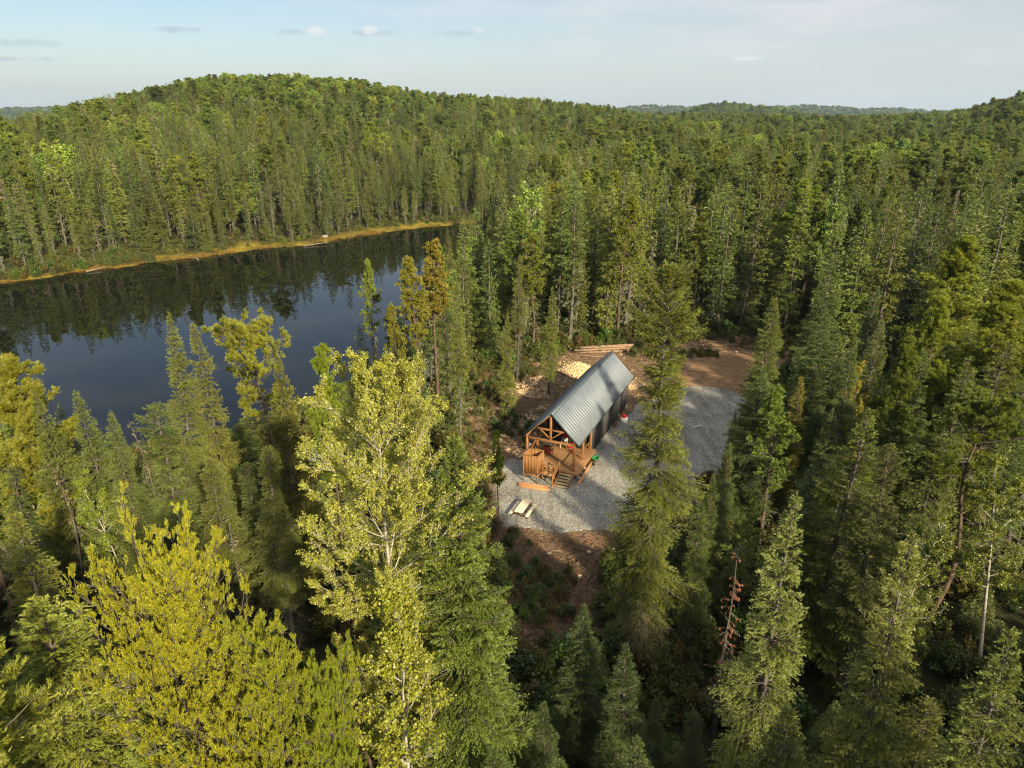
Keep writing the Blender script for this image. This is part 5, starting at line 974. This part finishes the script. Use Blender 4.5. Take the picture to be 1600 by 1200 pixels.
# log stack
q = np.random.default_rng(5); Z0 = float(terrain(14, 97.3)); M_log = simple('peeled_log_bark', [(.3, (.12, .075, .05)), (.5, (.24, .155, .10)), (.7, (.38, .28, .19))], 2.5, .9, .3, (.7, 5, 5))
lg = [(0, 0), (.36, 0), (.72, 0), (1.08, 0), (1.44, 0), (.18, .30), (.56, .30), (.92, .30), (1.28, .30), (.4, .58), (.8, .58)]
for i, (oy, oz) in enumerate(lg):
    L_ = q.uniform(7.5, 9.5); rr0 = q.uniform(.14, .18)
    o = solid('log', [rod([(-L_/2, 0, 0), (-L_/6, q.normal(0, .03), 0), (L_/6, q.normal(0, .03), 0), (L_/2, 0, 0)], [rr0, rr0*.95, rr0*.9, rr0*.8], 10)], M_log, None, 0, True, label='long felled log in the stack behind the cabin roof, %s layer' % ['bottom', 'middle', 'top'][int(oz > .2)+int(oz > .5)], category='log', group='logs stacked behind the cabin')
    o['label'] = ['lowest log at the near front of the stack', 'bottom log second from the near side of the stack', 'middle one of the bottom logs of the stack', 'bottom log second from the far side of the stack', 'bottom log at the far back of the stack', 'nearest log of the second layer of the stack', 'second-layer log just behind the nearest one in the stack', 'second-layer log third from the near side of the stack', 'farthest log of the second layer of the stack', 'nearer of the two topmost logs on the stack', 'farther of the two topmost logs on the stack'][i]
    o.location = (13.8+q.normal(0, .5), 96.6+oy*1.1, Z0+.15+oz); o.rotation_euler = (0, q.normal(0, .01), .16+q.normal(0, .03))
for i in range(5):
    u, v, a, L_ = [(1130, 541, .1, 6), (1105, 534, -.3, 5), (1215, 545, .5, 5), (925, 558, -.1, 5), (1180, 537, .8, 4.5)][i]; X_, Y_ = at(u, v, 0)
    o = solid('log', [rod([(-L_/2, 0, 0), (L_/2, .1, .05)], [.11, .07], 8)], M_dwood if i in (2, 4) else M_log, None, 0, True, label=['thin log at the back edge of the dirt track', 'felled pole in the brush behind the dirt track', 'pale fallen stem at the right end of the dirt track', 'stray log left of the log stack', 'pale pole leaning out of the brush behind the track'][i], category='log')
    o.location = (X_, Y_, float(terrain(X_, Y_))+.12); o.rotation_euler = (0, .02 if i != 4 else -.35, a)
# white box with a red can on top by the right wall, green barrow by the deck
X_, Y_ = at(975, 657, .2)
wb = empty('plastic_tote', (X_, Y_, .03), CR, label='white plastic box standing by the right wall of the cabin', category='box'); solid('body', [box(-.36, .36, -.28, .28, 0, .48)], plain('white_plastic', (.78, .78, .78), .5), wb, .03); solid('rim', [box(-.39, .39, -.31, .31, .483, .53)], plain('white_rim', (.8, .8, .8), .5), wb, .01)
rc = empty('fuel_can', (X_, Y_, .562), CR, label='red can standing on the white box by the cabin wall', category='can'); solid('body', [box(-.24, .24, -.17, .17, 0, .40)], plain('red_can', (.55, .03, .015), .4), rc, .04); solid('handle', [rod([(-.12, 0, .40), (-.10, 0, .47), (.10, 0, .47), (.12, 0, .40)], .025)], plain('red_handle', (.5, .03, .015)), rc, 0); solid('spout', [rod([(.19, 0, .40), (.25, 0, .50)], [.04, .02])], plain('dark_spout', (.03, .03, .03)), rc, 0)
wbw = thing('wheelbarrow', 3.35, 4.35, .04, .15, 'green wheelbarrow tipped beside the deck', 'wheelbarrow')
def tray():
    lo = [(-.22, -.35, .30), (.22, -.35, .30), (.25, .25, .28), (-.25, .25, .28)]; hi = [(-.34, -.55, .62), (.34, -.55, .62), (.36, .45, .58), (-.36, .45, .58)]
    V = np.array(lo+hi+[(x*.93, y*.95, z+.02) for x, y, z in lo]+[(x*.93, y*.95, z) for x, y, z in hi]); Fq = [[3, 2, 1, 0], [8, 9, 10, 11]]
    for i in range(4): j = (i+1) % 4; Fq += [[i, j, 4+j, 4+i], [8+j, 8+i, 12+i, 12+j], [4+i, 4+j, 12+j, 12+i]]
    return V, np.array(Fq)
solid('tray', [tray()], plain('green_paint', (.025, .18, .06), .45), wbw, 0)
for s_ in (-1, 1): solid('handle', [rod([(s_*.18, -.75, .26), (s_*.22, .2, .26), (s_*.28, 1.0, .50)], .022)], M_cedarh, wbw, 0); solid('leg', [rod([(s_*.22, .3, .27), (s_*.24, .38, 0)], .018)], plain('steel_leg', (.1, .1, .1)), wbw, 0)
wh = solid('wheel', [rod([(-.05, -.72, .19), (.05, -.72, .19)], .19, 20)], plain('rubber', (.03, .03, .03), .8), wbw, 0); solid('hub', [rod([(-.07, -.72, .19), (.07, -.72, .19)], .05, 10)], plain('hub_metal', (.3, .3, .3), .4), wh, 0)
for i, (lx, ly, s0, lab) in enumerate(((2.85, .35, .26, 'grey boulder by the foot of the porch steps'), (2.8, 1.4, .2, 'small grey stone under the right edge of the deck, nearest the steps'), (2.82, 2.5, .2, 'pale stone under the right edge of the deck, middle'), )):
    q = np.random.default_rng(i); th = np.linspace(0, PI, 7); V = np.array([[s0*(1+q.normal(0, .08))*math.sin(a)*math.cos(b), s0*(1+q.normal(0, .08))*math.sin(a)*math.sin(b), s0*.7*math.cos(a)+s0*.5] for a in th for b in np.linspace(0, 2*PI, 9)[:-1]])
    idx = np.arange(56).reshape(7, 8); nx = np.roll(idx, -1, 1); o = solid('boulder', [(V, np.stack([idx[:-1], idx[1:], nx[1:], nx[:-1]], -1).reshape(-1, 4))], plain('grey_stone_%d' % i, (.30, .31, .30), .9), None, 0, label=lab, category='boulder'); X_, Y_ = cw(lx, ly); o.location = (X_, Y_, .03)

# ------------------------------------------------------------------ the evening air
def haze():
    m, t = mat('thin_haze'); out = N(t, 'ShaderNodeOutputMaterial'); v = N(t, 'ShaderNodeVolumePrincipled')
    v.inputs['Color'].default_value = (.55, .80, 1.0, 1); v.inputs['Density'].default_value = .00006; v.inputs['Anisotropy'].default_value = .2
    t.links.new(v.outputs[0], out.inputs['Volume'])
    V, Fq = box(-6100, 6100, -6100, 6100, -9, 190); link('haze', mesh_from('haze', V, [Fq], [m]), kind='stuff', label='thin blue haze in the air between the near trees and far hills', category='haze')
haze()

for i, (u, v) in enumerate(((858, 870), (905, 905), (822, 905), (872, 955), (760, 650), (800, 620), (1150, 553), (920, 868))):
    X_, Y_ = at(u, v, 0); q = np.random.default_rng(i); rr0 = q.uniform(.14, .22); t = empty('tree_stump', (X_, Y_, float(terrain(X_, Y_))-.05), q.uniform(0, 6), label='low cut stump in the brown clearing, '+['first below the gravel edge', 'right one of the strip below the gravel', 'left one in the strip below the gravel', 'lowest in the strip near the dark firs', 'on the brush slope at the left edge', 'on the brush slope under the small bright spruce', 'at the back of the dirt track', 'just below the gravel at the lichen-hung spruce'][i], category='stump')
    solid('bark', [rod([(0, 0, 0), (0, 0, .1), (0, 0, .42)], [rr0*1.5, rr0*1.1, rr0], 12)], M_barkg, t, 0, True); solid('cut_face', [rod([(0, 0, .423), (0, 0, .435)], rr0*.93, 12)], M_chip, t, 0)

for i, (u, v, a, L_, lab) in enumerate(((492, 384, .5, 7, 'pale fallen trunk lying in the sedge at the middle of the far bank'), (305, 405, 2.2, 6, 'bleached fallen trunk slanting into the water at the far bank'), (150, 424, .9, 5, 'small bleached pole at the left of the far bank'))):
    X_, Y_ = at(u, v, WZ); o = solid('fallen_tree', [rod([(-L_/2, 0, 0), (0, .1, .05), (L_/2, 0, .1)], [.16, .12, .06], 8)], M_dwood, None, 0, True, label=lab, category='fallen tree'); o.location = (X_, Y_+.5, WZ+.35); o.rotation_euler = (0, -.05, a)
X_, Y_ = at(508, 372, WZ+.3); q = np.random.default_rng(3); th = np.linspace(0, PI, 7); V = np.array([[1.1*(1+q.normal(0, .1))*math.sin(a)*math.cos(b), .8*(1+q.normal(0, .1))*math.sin(a)*math.sin(b), .55*math.cos(a)+.3] for a in th for b in np.linspace(0, 2*PI, 9)[:-1]])
idx = np.arange(56).reshape(7, 8); nx = np.roll(idx, -1, 1); o = solid('boulder', [(V, np.stack([idx[:-1], idx[1:], nx[1:], nx[:-1]], -1).reshape(-1, 4))], plain('pale_rock', (.24, .23, .20), .9), None, 0, label='pale boulder in the sedge on the far bank of the lake', category='boulder'); o.location = (X_, Y_, float(terrain(X_, Y_)))
